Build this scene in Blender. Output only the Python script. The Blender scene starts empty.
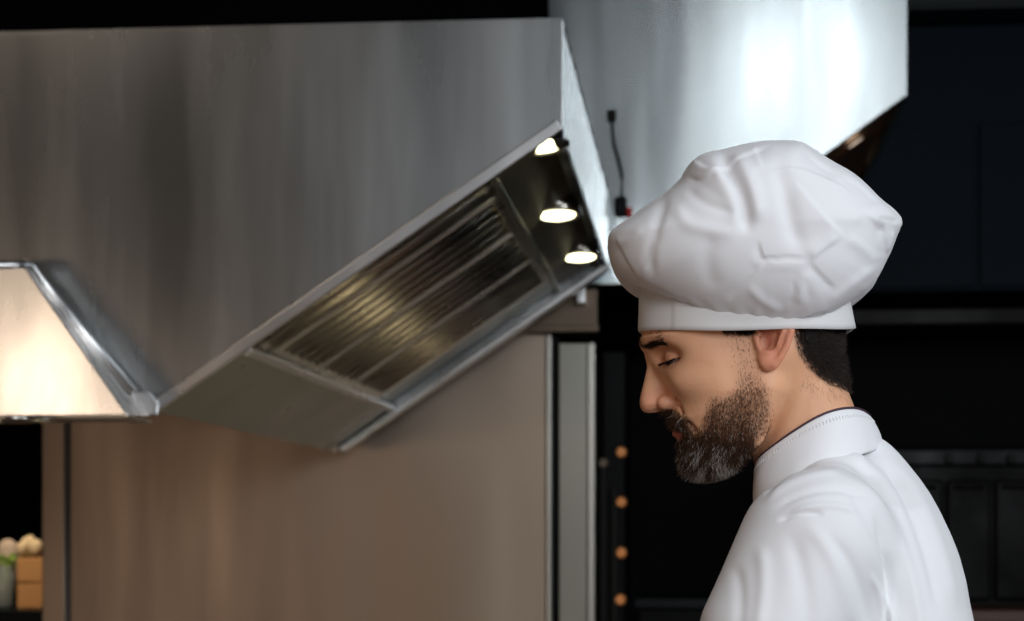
import bpy, bmesh, math, random
import numpy as np
from math import sin, cos, pi, radians, sqrt, tan, atan
from mathutils import Vector, Matrix

random.seed(7)
RNG = np.random.default_rng(7)
S = bpy.context.scene

# ------------------------------------------------------------------ camera
F_PX = 1991.0
CAM_H = 1.45
YAW = math.atan(187.0 / F_PX)
HORIZON = 533.0
cam_d = bpy.data.cameras.new('camera')
cam = bpy.data.objects.new('camera', cam_d)
S.collection.objects.link(cam)
cam.location = (0, 0, CAM_H)
cam.rotation_euler = (pi / 2, 0, YAW)
cam_d.sensor_width = 36.0
cam_d.lens = 36.0 * F_PX / 1024.0
cam_d.shift_y = (HORIZON - 310.5) / 1024.0
cam_d.clip_start = 0.05
cam_d.dof.use_dof = True
cam_d.dof.focus_distance = 1.93
cam_d.dof.aperture_fstop = 9.0
S.camera = cam

# ------------------------------------------------------------------ world, exposure
S.view_settings.view_transform = 'Standard'
S.view_settings.look = 'None'
S.view_settings.gamma = 1.0
S.view_settings.exposure = 0.0
S.view_settings.use_curve_mapping = False
S.cycles.use_denoising = True
S.cycles.max_bounces = 8
S.cycles.sample_clamp_indirect = 6.0
wd = bpy.data.worlds.new('world')
S.world = wd
wd.use_nodes = True
wd.node_tree.nodes['Background'].inputs[0].default_value = (0.10, 0.13, 0.17, 1)
wd.node_tree.nodes['Background'].inputs[1].default_value = 0.05


def area(name, loc, target, sx, sy, power, col):
    d = bpy.data.lights.new(name, 'AREA')
    d.shape = 'RECTANGLE'
    d.size = sx
    d.size_y = sy
    d.energy = power
    d.color = col
    o = bpy.data.objects.new(name, d)
    S.collection.objects.link(o)
    o.location = loc
    v = Vector(target) - Vector(loc)
    o.rotation_euler = v.to_track_quat('-Z', 'Y').to_euler()
    return o


# added key light aimed at the chef as daylight; no window is built
area('chef_key_light', (1.7, -2.4, 2.7), (0.25, 1.95, 1.6), 2.2, 1.7, 124, (0.93, 0.96, 1.0))
# cool area light standing in for a window on the right; none is built
area('right_side_light', (3.6, 0.4, 3.4), (0.2, 2.6, 1.7), 2.0, 1.2, 62, (0.90, 0.95, 1.0))
# added strip light; its reflection makes the bright streak on the far hood
area('hood_streak_light', (0.66, -0.2, 4.5), (0.66, -0.1999, 0), .42, 3.4, 27, (0.92, 0.96, 1.0))
# added warm overhead light, far left, reflected by the small canopy to brighten it
area('canopy_fill_light', (-2.9, 0.1, 4.5), (-2.9, 0.1001, 0), 1.0, 1.0, 15, (1.0, 0.80, 0.62))
# added warm fill low to the left, for brown reflections in the steel
area('warm_fill_light', (-3.7, -1.2, 1.2), (-0.8, 4.6, 1.3), 1.7, .6, 20, (1.0, 0.72, 0.52))

# ------------------------------------------------------------------ helpers
def at(px, py, Y):
    """world point at depth Y that the survey of the photo gives"""
    t = (px - 512.0) / F_PX
    X = Y * (t * cos(YAW) - sin(YAW)) / (cos(YAW) + t * sin(YAW))
    D = -X * sin(YAW) + Y * cos(YAW)
    return Vector((X, Y, CAM_H + (HORIZON - py) / F_PX * D))


def link(o):
    S.collection.objects.link(o)
    return o


def tag(o, label=None, cat=None, group=None, kind=None):
    if label: o['label'] = label
    if cat: o['category'] = cat
    if group: o['group'] = group
    if kind: o['kind'] = kind
    return o


def empty(name, loc=(0, 0, 0)):
    o = link(bpy.data.objects.new(name, None))
    o.location = loc
    o.empty_display_size = 0.05
    return o


def obj(name, me, m=None, parent=None, smooth=False):
    if isinstance(me, bmesh.types.BMesh):
        bm = me
        me = bpy.data.meshes.new(name)
        bm.normal_update()
        bm.to_mesh(me)
        bm.free()
    o = link(bpy.data.objects.new(name, me))
    if m: me.materials.append(m)
    if smooth:
        me.polygons.foreach_set('use_smooth', [True] * len(me.polygons))
    if parent:
        o.parent = parent
        o.matrix_parent_inverse = Matrix.Translation(-parent.location)
    return o


def bevel(o, w, seg=2, ang=35):
    b = o.modifiers.new('bevel', 'BEVEL')
    b.width = w
    b.segments = seg
    b.limit_method = 'ANGLE'
    b.angle_limit = radians(ang)
    b.harden_normals = False
    return o


def add_box(bm, x0, x1, y0, y1, z0, z1):
    vs = [bm.verts.new((x, y, z)) for x in (x0, x1) for y in (y0, y1) for z in (z0, z1)]
    for f in ((0, 1, 3, 2), (4, 6, 7, 5), (0, 4, 5, 1), (2, 3, 7, 6), (0, 2, 6, 4), (1, 5, 7, 3)):
        bm.faces.new([vs[i] for i in f])
    return vs


def add_prism(bm, pts, vec):
    """closed polygon pts (3D) swept along vec"""
    a = [bm.verts.new(p) for p in pts]
    b = [bm.verts.new(Vector(p) + Vector(vec)) for p in pts]
    n = len(pts)
    bm.faces.new(a[::-1])
    bm.faces.new(b)
    for i in range(n):
        bm.faces.new((a[i], a[(i + 1) % n], b[(i + 1) % n], b[i]))
    bmesh.ops.recalc_face_normals(bm, faces=bm.faces)


def add_disc(bm, c, n, r, h, seg=40, r2=None):
    """short cylinder of radius r centred on c, sweeping h along n"""
    n = Vector(n).normalized()
    q = n.to_track_quat('Z', 'Y')
    r2 = r if r2 is None else r2
    a = [bm.verts.new(Vector(c) + q @ Vector((r * cos(t), r * sin(t), 0))) for t in [2 * pi * i / seg for i in range(seg)]]
    b = [bm.verts.new(Vector(c) + q @ Vector((r2 * cos(t), r2 * sin(t), h))) for t in [2 * pi * i / seg for i in range(seg)]]
    bm.faces.new(a[::-1])
    bm.faces.new(b)
    for i in range(seg):
        bm.faces.new((a[i], a[(i + 1) % seg], b[(i + 1) % seg], b[i]))


def add_ring(bm, c, n, r0, r1, h, seg=40):
    """flat ring (inner r0, outer r1) of thickness h along n"""
    n = Vector(n).normalized()
    q = n.to_track_quat('Z', 'Y')
    prof = [(r0, 0), (r1, 0), (r1, h * .5), ((r0 + r1) / 2, h), (r0, h * .6)]
    rows = [[bm.verts.new(Vector(c) + q @ Vector((r * cos(2 * pi * i / seg), r * sin(2 * pi * i / seg), z))) for r, z in prof] for i in range(seg)]
    for i in range(seg):
        A, B = rows[i], rows[(i + 1) % seg]
        for j in range(len(prof)):
            k = (j + 1) % len(prof)
            bm.faces.new((A[j], A[k], B[k], B[j]))


def add_tube(bm, pts, r, seg=8, caps=True):
    pts = [Vector(p) for p in pts]
    rr = r if isinstance(r, (list, tuple)) else [r] * len(pts)
    rows = []
    for i, p in enumerate(pts):
        d = (pts[min(i + 1, len(pts) - 1)] - pts[max(i - 1, 0)]).normalized()
        q = d.to_track_quat('Z', 'Y')
        rows.append([bm.verts.new(p + q @ Vector((rr[i] * cos(2 * pi * k / seg), rr[i] * sin(2 * pi * k / seg), 0))) for k in range(seg)])
    for A, B in zip(rows, rows[1:]):
        for k in range(seg):
            bm.faces.new((A[k], A[(k + 1) % seg], B[(k + 1) % seg], B[k]))
    if caps:
        bm.faces.new(rows[0][::-1])
        bm.faces.new(rows[-1])


def add_lathe(bm, c, prof, seg=32):
    rows = [[bm.verts.new((c[0] + r * cos(2 * pi * i / seg), c[1] + r * sin(2 * pi * i / seg), c[2] + z)) for r, z in prof] for i in range(seg)]
    for i in range(seg):
        A, B = rows[i], rows[(i + 1) % seg]
        for j in range(len(prof) - 1):
            bm.faces.new((A[j], B[j], B[j + 1], A[j + 1]))


# ------------------------------------------------------------------ materials
def mat(name, col=(.5, .5, .5), rough=.5, metal=0., **kw):
    m = bpy.data.materials.new(name)
    m.use_nodes = True
    b = m.node_tree.nodes['Principled BSDF']
    b.inputs['Base Color'].default_value = (*col, 1)
    b.inputs['Roughness'].default_value = rough
    b.inputs['Metallic'].default_value = metal
    for k, v in kw.items():
        b.inputs[k.replace('_', ' ')].default_value = v
    return m


def nodes(m):
    nt = m.node_tree
    return nt, nt.nodes['Principled BSDF']


def matte(m, s=.08):
    m.node_tree.nodes['Principled BSDF'].inputs['Specular IOR Level'].default_value = s
    return m


def noise_bump(m, scale, strength, dist=0.001, stretch=(1, 1, 1), detail=4, prev=None):
    nt, b = nodes(m)
    tc = nt.nodes.new('ShaderNodeTexCoord')
    mp = nt.nodes.new('ShaderNodeMapping')
    mp.inputs['Scale'].default_value = stretch
    nz = nt.nodes.new('ShaderNodeTexNoise')
    nz.inputs['Scale'].default_value = scale
    nz.inputs['Detail'].default_value = detail
    bp = nt.nodes.new('ShaderNodeBump')
    bp.inputs['Strength'].default_value = strength
    bp.inputs['Distance'].default_value = dist
    nt.links.new(tc.outputs['Object'], mp.inputs[0])
    nt.links.new(mp.outputs[0], nz.inputs['Vector'])
    nt.links.new(nz.outputs[0], bp.inputs['Height'])
    if prev: nt.links.new(prev.outputs[0], bp.inputs['Normal'])
    nt.links.new(bp.outputs[0], b.inputs['Normal'])
    return bp


def noise_rough(m, scale, lo, hi, stretch=(1, 1, 1)):
    nt, b = nodes(m)
    tc = nt.nodes.new('ShaderNodeTexCoord')
    mp = nt.nodes.new('ShaderNodeMapping')
    mp.inputs['Scale'].default_value = stretch
    nz = nt.nodes.new('ShaderNodeTexNoise')
    nz.inputs['Scale'].default_value = scale
    nz.inputs['Detail'].default_value = 5
    mr = nt.nodes.new('ShaderNodeMapRange')
    mr.inputs['From Min'].default_value = .3
    mr.inputs['From Max'].default_value = .7
    mr.inputs['To Min'].default_value = lo
    mr.inputs['To Max'].default_value = hi
    nt.links.new(tc.outputs['Object'], mp.inputs[0])
    nt.links.new(mp.outputs[0], nz.inputs['Vector'])
    nt.links.new(nz.outputs[0], mr.inputs[0])
    nt.links.new(mr.outputs[0], b.inputs['Roughness'])


def steel(name, col=(.62, .63, .63), rough=(.28, .4), wob=.25, grain=.06, vertical=True):
    m = mat(name, col, .3, 1.0)
    st = (30, 30, .6) if vertical else (.6, .6, 30)
    noise_rough(m, 3.0, rough[0], rough[1], (2.2, 2.2, .25) if vertical else (.3, .3, 2.5))
    a = noise_bump(m, 1.6, wob, .02, (1.6, 1.6, .5), 1)
    noise_bump(m, 12, grain, .001, st, 3, a)
    return m


M = {}
M['steel'] = steel('brushed_stainless_steel', (.50, .52, .53), (.23, .33), .22, .05)
M['steel_bright'] = steel('satin_stainless_steel', (.80, .88, .90), (.16, .26), .40, .006)
M['steel_side'] = steel('stainless_lip', (.66, .67, .67), (.22, .30), .15, .04)
M['steel_wall'] = steel('stainless_wall_cladding', (.32, .26, .21), (.34, .46), .45, .05)
M['steel_canopy'] = steel('canopy_stainless', (.88, .84, .80), (.22, .32), .10, .05)
M['steel_dark'] = mat('greasy_steel_underside', (.46, .48, .43), .32, 1.0)
noise_rough(M['steel_dark'], 4, .24, .42)
M['filter'] = mat('baffle_filter_steel', (.66, .61, .52), .30, 1.0)
noise_rough(M['filter'], 6, .22, .38)
M['lip'] = steel('folded_steel_edge', (.72, .73, .74), (.25, .35), .05, .02)
M['lamp_glass'] = mat('lit_lamp_glass', (1, 1, .9), .3, 0, Emission_Color=(1.0, .96, .58, 1), Emission_Strength=7.0)
M['lamp_off'] = mat('unlit_lamp_glass', (.75, .73, .70), .12, 0)
M['chrome'] = mat('polished_ring', (.75, .74, .68), .15, 1.0)
M['navy'] = mat('dark_navy_wall_paint', (.0030, .0085, .016), .5)
noise_bump(M['navy'], 8, .2, .003)
M['black'] = mat('black_wall_paint', (.0012, .0014, .0016), .6)
noise_bump(M['black'], 9, .2, .003)
M['blackmetal'] = mat('black_enamel', (.0022, .0025, .003), .45)
noise_rough(M['blackmetal'], 5, .3, .5)
M['greystrip'] = mat('dark_grey_steel_shelf', (.014, .014, .013), .5, 0.)
noise_rough(M['greystrip'], 5, .3, .5)
for k_ in ('navy', 'black', 'blackmetal', 'greystrip'): matte(M[k_])
M['amber'] = mat('copper_knob', (.9, .34, .10), .4, .2)
noise_rough(M['amber'], 9, .25, .4)
M['red'] = mat('red_plastic', (.55, .02, .02), .35)
noise_rough(M['red'], 9, .3, .4)
# ------------------------------------------------------------------ room
def struct(name, bm, m):
    o = obj(name, bm, m)
    o['kind'] = 'structure'
    return o


RX0, RX1, RY0, RY1, RZ = -5.2, 4.6, -4.2, 9.6, 4.6


def wood_mat():
    m = mat('oiled_oak_boards', (.26, .14, .07), .4)
    nt, b = nodes(m)
    tc = nt.nodes.new('ShaderNodeTexCoord')
    br = nt.nodes.new('ShaderNodeTexBrick')
    br.inputs['Color1'].default_value = (.30, .16, .08, 1)
    br.inputs['Color2'].default_value = (.20, .10, .05, 1)
    br.inputs['Mortar'].default_value = (.05, .03, .02, 1)
    br.inputs['Scale'].default_value = 1.0
    br.inputs['Mortar Size'].default_value = .004
    br.inputs['Brick Width'].default_value = 1.6
    br.inputs['Row Height'].default_value = .14
    nt.links.new(tc.outputs['Object'], br.inputs['Vector'])
    nt.links.new(br.outputs[0], b.inputs['Base Color'])
    return m


def tile_mat(name, c1, c2, w, h, rough):
    m = mat(name, c1, rough)
    nt, b = nodes(m)
    tc = nt.nodes.new('ShaderNodeTexCoord')
    br = nt.nodes.new('ShaderNodeTexBrick')
    br.offset = 0
    br.inputs['Color1'].default_value = (*c1, 1)
    br.inputs['Color2'].default_value = (*c2, 1)
    br.inputs['Mortar'].default_value = (.04, .04, .04, 1)
    br.inputs['Scale'].default_value = 1.0
    br.inputs['Mortar Size'].default_value = .006
    br.inputs['Brick Width'].default_value = w
    br.inputs['Row Height'].default_value = h
    nt.links.new(tc.outputs['Object'], br.inputs['Vector'])
    nt.links.new(br.outputs[0], b.inputs['Base Color'])
    return m


M['floor'] = tile_mat('brown_quarry_tiles', (.17, .10, .07), (.14, .08, .055), .3, .3, .45)
M['oak'] = wood_mat()
M['ceiling'] = mat('dark_painted_ceiling', (.02, .025, .03), .7)
noise_bump(M['ceiling'], 6, .2, .004)
M['plaster'] = mat('cream_plaster', (.16, .145, .13), .7)
noise_bump(M['plaster'], 14, .2, .002)
M['frame'] = mat('dark_window_frame', (.03, .03, .03), .4)
noise_rough(M['frame'], 6, .35, .5)

bm = bmesh.new(); add_box(bm, RX0, RX1, RY0, RY1, -.1, 0); struct('floor', bm, M['floor'])
bm = bmesh.new(); add_box(bm, RX0, RX1, RY0, RY1, RZ, RZ + .1); struct('ceiling', bm, M['ceiling'])
bm = bmesh.new(); add_box(bm, RX0, RX1, RY1, RY1 + .1, 0, RZ); struct('wall_back', bm, M['black'])
bm = bmesh.new(); add_box(bm, RX0 - .1, RX0, RY0, RY1, 0, RZ); struct('wall_left', bm, M['black'])
bm = bmesh.new(); add_box(bm, RX1, RX1 + .1, RY0, RY1, 0, RZ); struct('wall_right', bm, M['black'])
bm = bmesh.new(); add_box(bm, RX0, RX1, RY0 - .1, RY0, 0, RZ); struct('wall_front', bm, M['plaster'])

# ------------------------------------------------------------------ near hood
YN, YF = 4.2, 6.3
pl = at(155, 413, YN); pr = at(563, 128, YN); pt = at(563, 18, YN)
XL, ZL = pl.x, pl.z
XR, ZR, ZT = pr.x, pr.z, pt.z
XFAR = -2.35
hood = empty('range_hood', (XL, YN, ZL))
tag(hood, 'large brushed steel extractor hood with three lit lamps and filters, slanting down to the left', 'range hood', group='steel extractor hoods')
# end panel: a folded plate facing the camera
bm = bmesh.new()
add_prism(bm, [(XFAR, YN, ZT), (XR, YN, ZT), (XR, YN, ZR), (XL, YN, ZL), (XL - .06, YN, ZL), (XFAR, YN, ZL + .25)], (0, .018, 0))
o = bevel(obj('end_panel', bm, M['steel'], hood), .0012)
# folded flange along the slanted edge
sd = Vector((XR - XL, 0, ZR - ZL)); SL = sd.length; sd.normalize()
nrm = Vector((-sd.z, 0, sd.x))          # up and to the left, away from the underside


def onslope(s, y, off=0.0):
    return Vector((XL, y, ZL)) + sd * (s * SL) + nrm * off


bm = bmesh.new()
add_prism(bm, [onslope(0, YN, .022) + Vector((0, -.012, 0)), onslope(1, YN, .022) + Vector((0, -.012, 0)), onslope(1, YN, -.003) + Vector((0, -.012, 0)), onslope(0, YN, -.003) + Vector((0, -.012, 0))], (0, .0118, 0))
bevel(obj('edge_flange', bm, M['lip'], hood), .004, 3)
bm = bmesh.new()
add_box(bm, XFAR, XR, YN - .002, YN - .0002, ZT - .007, ZT)
obj('top_flange', bm, M['steel'], hood)
# front panel running away from the camera
bm = bmesh.new()
add_box(bm, XR - .019, XR, YN + .0185, YF, ZR - .004, ZT)
bevel(obj('front_panel', bm, M['steel_side'], hood), .003)
bm = bmesh.new()
add_box(bm, XR - .026, XR - .001, YN + .0185, YF, ZR - .018, ZR - .005)
bevel(obj('drip_rail', bm, M['blackmetal'], hood), .003)
# far end panel + its bottom flange
bm = bmesh.new()
add_prism(bm, [(XL, YF, ZT), (XR, YF, ZT), (XR, YF, ZR), (XL, YF, ZL)], (0, .018, 0))
obj('end_panel', bm, M['steel'], hood)
bm = bmesh.new()
add_prism(bm, [onslope(.02, YF - .045, .0), onslope(1, YF - .045, .0), onslope(1, YF - .045, -.022), onslope(.03, YF - .045, -.022)], (0, .065, 0))
bevel(obj('edge_flange', bm, M['lip'], hood), .006, 3)
# back and top
bm = bmesh.new(); add_box(bm, XL - .018, XL - .001, YN + .019, YF, ZL + .02, ZT); obj('back_panel', bm, M['steel'], hood)
bm = bmesh.new(); add_box(bm, XL, XR, YN + .019, YF, ZT - .02, ZT - .002); obj('top_panel', bm, M['steel'], hood)


def slab(s0, s1, y0, y1, off, th):
    bm = bmesh.new()
    add_prism(bm, [onslope(s0, y0, off), onslope(s1, y0, off), onslope(s1, y0, off + th), onslope(s0, y0, off + th)], (0, y1 - y0, 0))
    return bm


S0, S1 = .222, .835
M['lamp_panel'] = mat('dull_lamp_panel_steel', (.20, .19, .165), .48, .9); noise_rough(M['lamp_panel'], 4, .42, .56)
bevel(obj('trough_panel', slab(0, S0, YN + .02, YF - .05, .004, .012), M['steel_dark'], hood), .002)
bevel(obj('trough_rail', slab(S0 - .008, S0 + .012, YN + .02, YF - .05, -.006, .02), M['lip'], hood), .003)
bevel(obj('lamp_panel', slab(S1 + .004, 1, YN + .02, YF - .05, .02, .012), M['lamp_panel'], hood), .002)
bevel(obj('filter_rail', slab(S1 - .01, S1 + .004, YN + .02, YF - .05, .006, .025), M['steel_dark'], hood), .002)
bevel(obj('backing_plate', slab(S0, S1, YN + .02, YF - .05, .075, .01), M['blackmetal'], hood), .001)


def filter_unit(y0, y1):
    """a grease filter: frame with rolled baffles running up the slope"""
    n = max(2, round((y1 - y0) / .108))
    w = (y1 - y0 - .016) / n
    bm = bmesh.new()
    # frame ends
    for s0, s1 in ((S0 + .013, S0 + .03), (S1 - .03, S1 - .011)):
        add_prism(bm, [onslope(s0, y0 + .004, .012), onslope(s1, y0 + .004, .012), onslope(s1, y0 + .004, .05), onslope(s0, y0 + .004, .05)], (0, y1 - y0 - .008, 0))
    for yy in (y0 + .004, y1 - .010):
        add_prism(bm, [onslope(S0 + .013, yy, .012), onslope(S1 - .011, yy, .012), onslope(S1 - .011, yy, .05), onslope(S0 + .013, yy, .05)], (0, .006, 0))
    fr = obj('filter_frame', bm, M['filter'], hood)
    bevel(fr, .002)
    bm = bmesh.new()
    for i in range(n):
        yc = y0 + .008 + w * (i + .5)
        # arched strip facing down, with its mate arching up between
        for k, (cy, r, off, sgn) in enumerate(((yc, w * .36, .030, -1), (yc + w * .5, w * .30, .034, 1))):
            if k and i == n - 1: continue
            pa = []
            for a in range(9):
                t = pi * a / 8
                pa.append((cy - r * cos(t), off + sgn * r * .55 * sin(t)))
            inner = [(y, q + .0016) for y, q in pa]
            prof = pa + inner[::-1]
            s_a, s_b = S0 + .018, S1 - .02
            A = [bm.verts.new(onslope(s_a, y, q)) for y, q in prof]
            B = [bm.verts.new(onslope(s_b, y, q)) for y, q in prof]
            m_ = len(prof)
            for j in range(m_):
                bm.faces.new((A[j], A[(j + 1) % m_], B[(j + 1) % m_], B[j]))
            for j in range(8):
                bm.faces.new((A[j], A[m_ - 1 - j], A[m_ - 2 - j], A[j + 1]))
                bm.faces.new((B[j + 1], B[m_ - 2 - j], B[m_ - 1 - j], B[j]))
    bmesh.ops.recalc_face_normals(bm, faces=bm.faces)
    obj('baffles', bm, M['filter'], fr, smooth=True)
    return fr


for y0, y1 in ((4.225, 4.485), (4.49, 4.985), (4.99, 5.485), (5.49, 5.985)):
    filter_unit(y0, y1)
bevel(obj('filler_panel', slab(S0 + .013, S1 - .011, 5.99, YF - .05, .02, .012), M['steel_dark'], hood), .002)

for y, s_l, o_l in ((4.31, .95, .022), (5.05, .92, .004), (5.87, .93, .004)):
    c = onslope(s_l, y, o_l)
    ln = Vector((.05, -.13, -1)).normalized()
    bm = bmesh.new(); add_ring(bm, c, ln, .045, .064, .008); add_disc(bm, c - ln * .03, ln, .058, .0305)
    ring = obj('lamp', bm, M['chrome'], hood, smooth=True)
    bm = bmesh.new(); add_disc(bm, c + ln * .0008, ln, .0455, .004)
    obj('lens', bm, M['lamp_glass'], ring)
    ld = bpy.data.lights.new('hood_lamp_light', 'SPOT')
    ld.energy = 12; ld.color = (1, .86, .55); ld.spot_size = radians(140); ld.spot_blend = .6; ld.shadow_soft_size = .045
    lo = link(bpy.data.objects.new('hood_lamp_light', ld)); lo.location = c + ln * .02
    lo.rotation_euler = ln.to_track_quat('-Z', 'Y').to_euler()

# unseen range added below the frame to bounce light into the hood filters
M['range_top'] = steel('added_range_steel', (.66, .64, .60), (.35, .5), .1, .05, False)
cr_ = empty('added_range', ((XL + XR) / 2, YN + .15, 0))
tag(cr_, 'unseen steel range added on the floor under the near hood to bounce light up', 'cooking range')
bm = bmesh.new(); add_box(bm, XL - .1, XR + .05, YN + .15, YF - .05, .12, .88); bevel(obj('range_body', bm, M['range_top'], cr_), .01)
bm = bmesh.new(); add_box(bm, XL - .12, XR + .07, YN + .13, YF - .03, .881, .92); bevel(obj('range_top', bm, M['range_top'], cr_), .008)
for xx in (XL - .04, XR - .01):
    for yy in (YN + .22, YF - .12):
        bm = bmesh.new(); add_disc(bm, (xx, yy, 0), (0, 0, 1), .025, .119, 20); obj('leg', bm, M['chrome'], cr_)

# ------------------------------------------------------------------ far hood
Y2, Y2F = 6.5, 8.8
q = lambda x, y: at(x, y, Y2)
c_r, c_b, c_lo = q(908, -70), q(908, 95), q(648, 284)
XR2, ZR2, XL2, ZL2, ZT2 = c_r.x, c_b.z, c_lo.x, c_lo.z, c_r.z
XB2 = q(548, 0).x
far = empty('range_hood', (XL2, Y2, ZL2))
tag(far, 'bright satin steel extractor hood high up behind the white chef hat', 'range hood', group='steel extractor hoods')
bm = bmesh.new()
add_prism(bm, [(XB2, Y2, ZT2), (XR2, Y2, ZT2), (XR2, Y2, ZR2), (XL2, Y2, ZL2), (XB2, Y2, ZL2)], (0, .02, 0))
bevel(obj('end_panel', bm, M['steel_bright'], far), .004)
bm = bmesh.new(); add_box(bm, XR2 - .02, XR2, Y2 + .021, Y2F, ZR2, ZT2); obj('front_panel', bm, M['steel_bright'], far)
bm = bmesh.new(); add_box(bm, XB2, XR2 - .02, Y2 + .021, Y2F, ZT2 - .02, ZT2); obj('top_panel', bm, M['steel_bright'], far)
bm = bmesh.new(); add_box(bm, XB2, XB2 + .02, Y2 + .021, Y2F, ZL2, ZT2 - .02); obj('back_panel', bm, M['steel_bright'], far)
bm = bmesh.new(); add_box(bm, (XB2 + XR2) / 2 - .3, (XB2 + XR2) / 2 + .3, 7.2, 7.9, ZT2 - .001, RZ - .001); obj('duct', bm, M['steel_bright'], far)
M['steel_brown'] = mat('brown_reflection_steel', (.20, .10, .05), .5, .7)  # brown reflections put into the base colour
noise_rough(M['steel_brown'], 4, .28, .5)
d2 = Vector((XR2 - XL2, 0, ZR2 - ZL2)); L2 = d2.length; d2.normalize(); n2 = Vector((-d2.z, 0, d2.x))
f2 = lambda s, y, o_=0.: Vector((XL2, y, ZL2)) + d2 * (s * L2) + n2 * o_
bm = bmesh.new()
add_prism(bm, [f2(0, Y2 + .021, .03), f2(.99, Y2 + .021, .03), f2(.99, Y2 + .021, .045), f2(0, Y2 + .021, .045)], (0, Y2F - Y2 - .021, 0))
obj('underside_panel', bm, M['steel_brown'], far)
M['lamp_glow'] = mat('added_glow_lamp_glass', (.7, .6, .5), .2, 0, Emission_Color=(1.0, .85, .7, 1), Emission_Strength=.7)  # lens of an unlit lamp; its faint glow is added
for y in (6.95, 7.95):
    c = f2(.86, y, .0295)
    bm = bmesh.new(); add_ring(bm, c, -n2, .030, .042, .006)
    ring = obj('lamp', bm, M['steel_brown'], far, smooth=True)
    bm = bmesh.new(); add_disc(bm, c, -n2, .030, .004)
    obj('lens', bm, M['lamp_glow'], ring)
    ld = bpy.data.lights.new('far_hood_added_light', 'POINT'); ld.energy = .05; ld.color = (1, .75, .5); ld.shadow_soft_size = .03  # weak light added below the unlit lamp
    lo = link(bpy.data.objects.new('far_hood_added_light', ld)); lo.location = c - n2 * .04

# small dark fitting with a red tip, hung on its cord in front of the far hood
p = at(621, 206, 6.489)
ft = empty('pull_switch', (p.x, p.y, p.z))
tag(ft, 'small dark pull switch with a red tip hanging between the two hoods', 'switch')
bm = bmesh.new(); add_box(bm, p.x - .022, p.x + .020, p.y - .0095, p.y + .0095, p.z - .035, p.z + .03)
bevel(obj('housing', bm, M['blackmetal'], ft), .008, 3)
bm = bmesh.new(); add_tube(bm, [p + Vector((.002, 0, .028)), p + Vector((.004, 0, .10)), p + Vector((-.008, .0, .15)), p + Vector((-.022, .0, .20)), p + Vector((-.028, .004, .26)), p + Vector((-.03, .004, .30))], .006)
obj('cord', bm, M['greystrip'], ft, smooth=True)
bm = bmesh.new(); add_box(bm, p.x - .045, p.x - .015, Y2 - .014, Y2 - .0006, p.z + .275, p.z + .315); bevel(obj('mounting_plate', bm, M['greystrip'], ft), .003)
bm = bmesh.new(); add_lathe(bm, (p.x + .027, p.y, p.z - .02), [(0, -.02), (.008, -.016), (.0098, 0), (.008, .014), (0, .018)], 16)
obj('red_tip', bm, M['red'], ft, smooth=True)['label'] = 'red tip'

# ------------------------------------------------------------------ steel partition and post under the hood
YP = 6.52
M['joint'] = mat('dull_grey_joint', (.13, .12, .115), .6, .4); noise_rough(M['joint'], 5, .5, .7)
a0 = at(42, 600, YP); a1 = at(546, 334, YP)
part = empty('steel_partition', (a0.x, YP, 0))
tag(part, 'brown tinted stainless wall cladding standing below the near hood', 'partition')
ja, jb = at(64.5, 500, YP).x, at(70.5, 500, YP).x
bm = bmesh.new(); add_box(bm, jb, a1.x, YP, YP + .05, .0, a1.z + .3); bevel(obj('sheet', bm, M['steel_wall'], part), .003)
bm = bmesh.new(); add_box(bm, a0.x, ja, YP, YP + .05, .0, a1.z + .3); bevel(obj('sheet', bm, M['steel_wall'], part), .003)
bm = bmesh.new(); add_box(bm, ja, jb, YP + .012, YP + .04, .0, a1.z + .3); obj('joint_strip', bm, M['joint'], part)

pp = empty('steel_post', (at(570, 500, YP).x, YP, 0))
tag(pp, 'slim grey steel door post with bright edges at the end of the wall cladding', 'post')
X_ = lambda x: at(x, 450, YP).x
ztop = at(570, 334, YP).z
bm = bmesh.new(); add_box(bm, X_(546.5), X_(551.5), YP - .012, YP + .05, 0, ztop); strip_ = bevel(obj('edge_strip', bm, None, pp), .003)
M['steel_post'] = steel('grey_post_steel', (.25, .245, .22), (.34, .44), .1, .04)
M['post_edge'] = steel('post_edge_steel', (.48, .47, .43), (.3, .4), .1, .03)
strip_.data.materials.append(M['post_edge'])
bm = bmesh.new(); add_box(bm, X_(551.6), X_(559), YP + .03, YP + .05, 0, ztop); obj('gap_seal', bm, M['blackmetal'], pp)
bm = bmesh.new(); add_box(bm, X_(559), X_(587.5), YP - .004, YP + .05, 0, ztop - .03); bevel(obj('post_face', bm, M['steel_post'], pp), .003)
bm = bmesh.new(); add_box(bm, X_(587.7), X_(595), YP - .016, YP + .05, 0, ztop - .03); bevel(obj('edge_strip', bm, M['post_edge'], pp), .004)

p0, p1 = at(500, 332, YP - .02), at(598, 290, YP - .02)
M['bronze'] = mat('brown_grey_header_steel', (.13, .10, .075), .45, .9)
noise_rough(M['bronze'], 4, .35, .5)
hb = empty('header_beam', (p0.x, YP - .02, p0.z))
tag(hb, 'brownish steel header box resting on top of the grey post', 'beam')
bm = bmesh.new(); add_box(bm, p0.x, p1.x, YP - .06, YP + .05, ztop + .002, p1.z); bevel(obj('beam_box', bm, M['bronze'], hb), .004)
bm = bmesh.new(); add_box(bm, p0.x, p1.x + .004, YP - .066, YP + .05, ztop + .001, ztop + .022); bevel(obj('bottom_trim', bm, M['bronze'], hb), .003)
bk = at(581, 297, YP - .12)
bm = bmesh.new(); add_box(bm, bk.x - .014, bk.x + .012, YP - .12, YP - .061, bk.z - .02, bk.z + .06); bevel(obj('bracket', bm, M['lip'], hb), .004)

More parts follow.
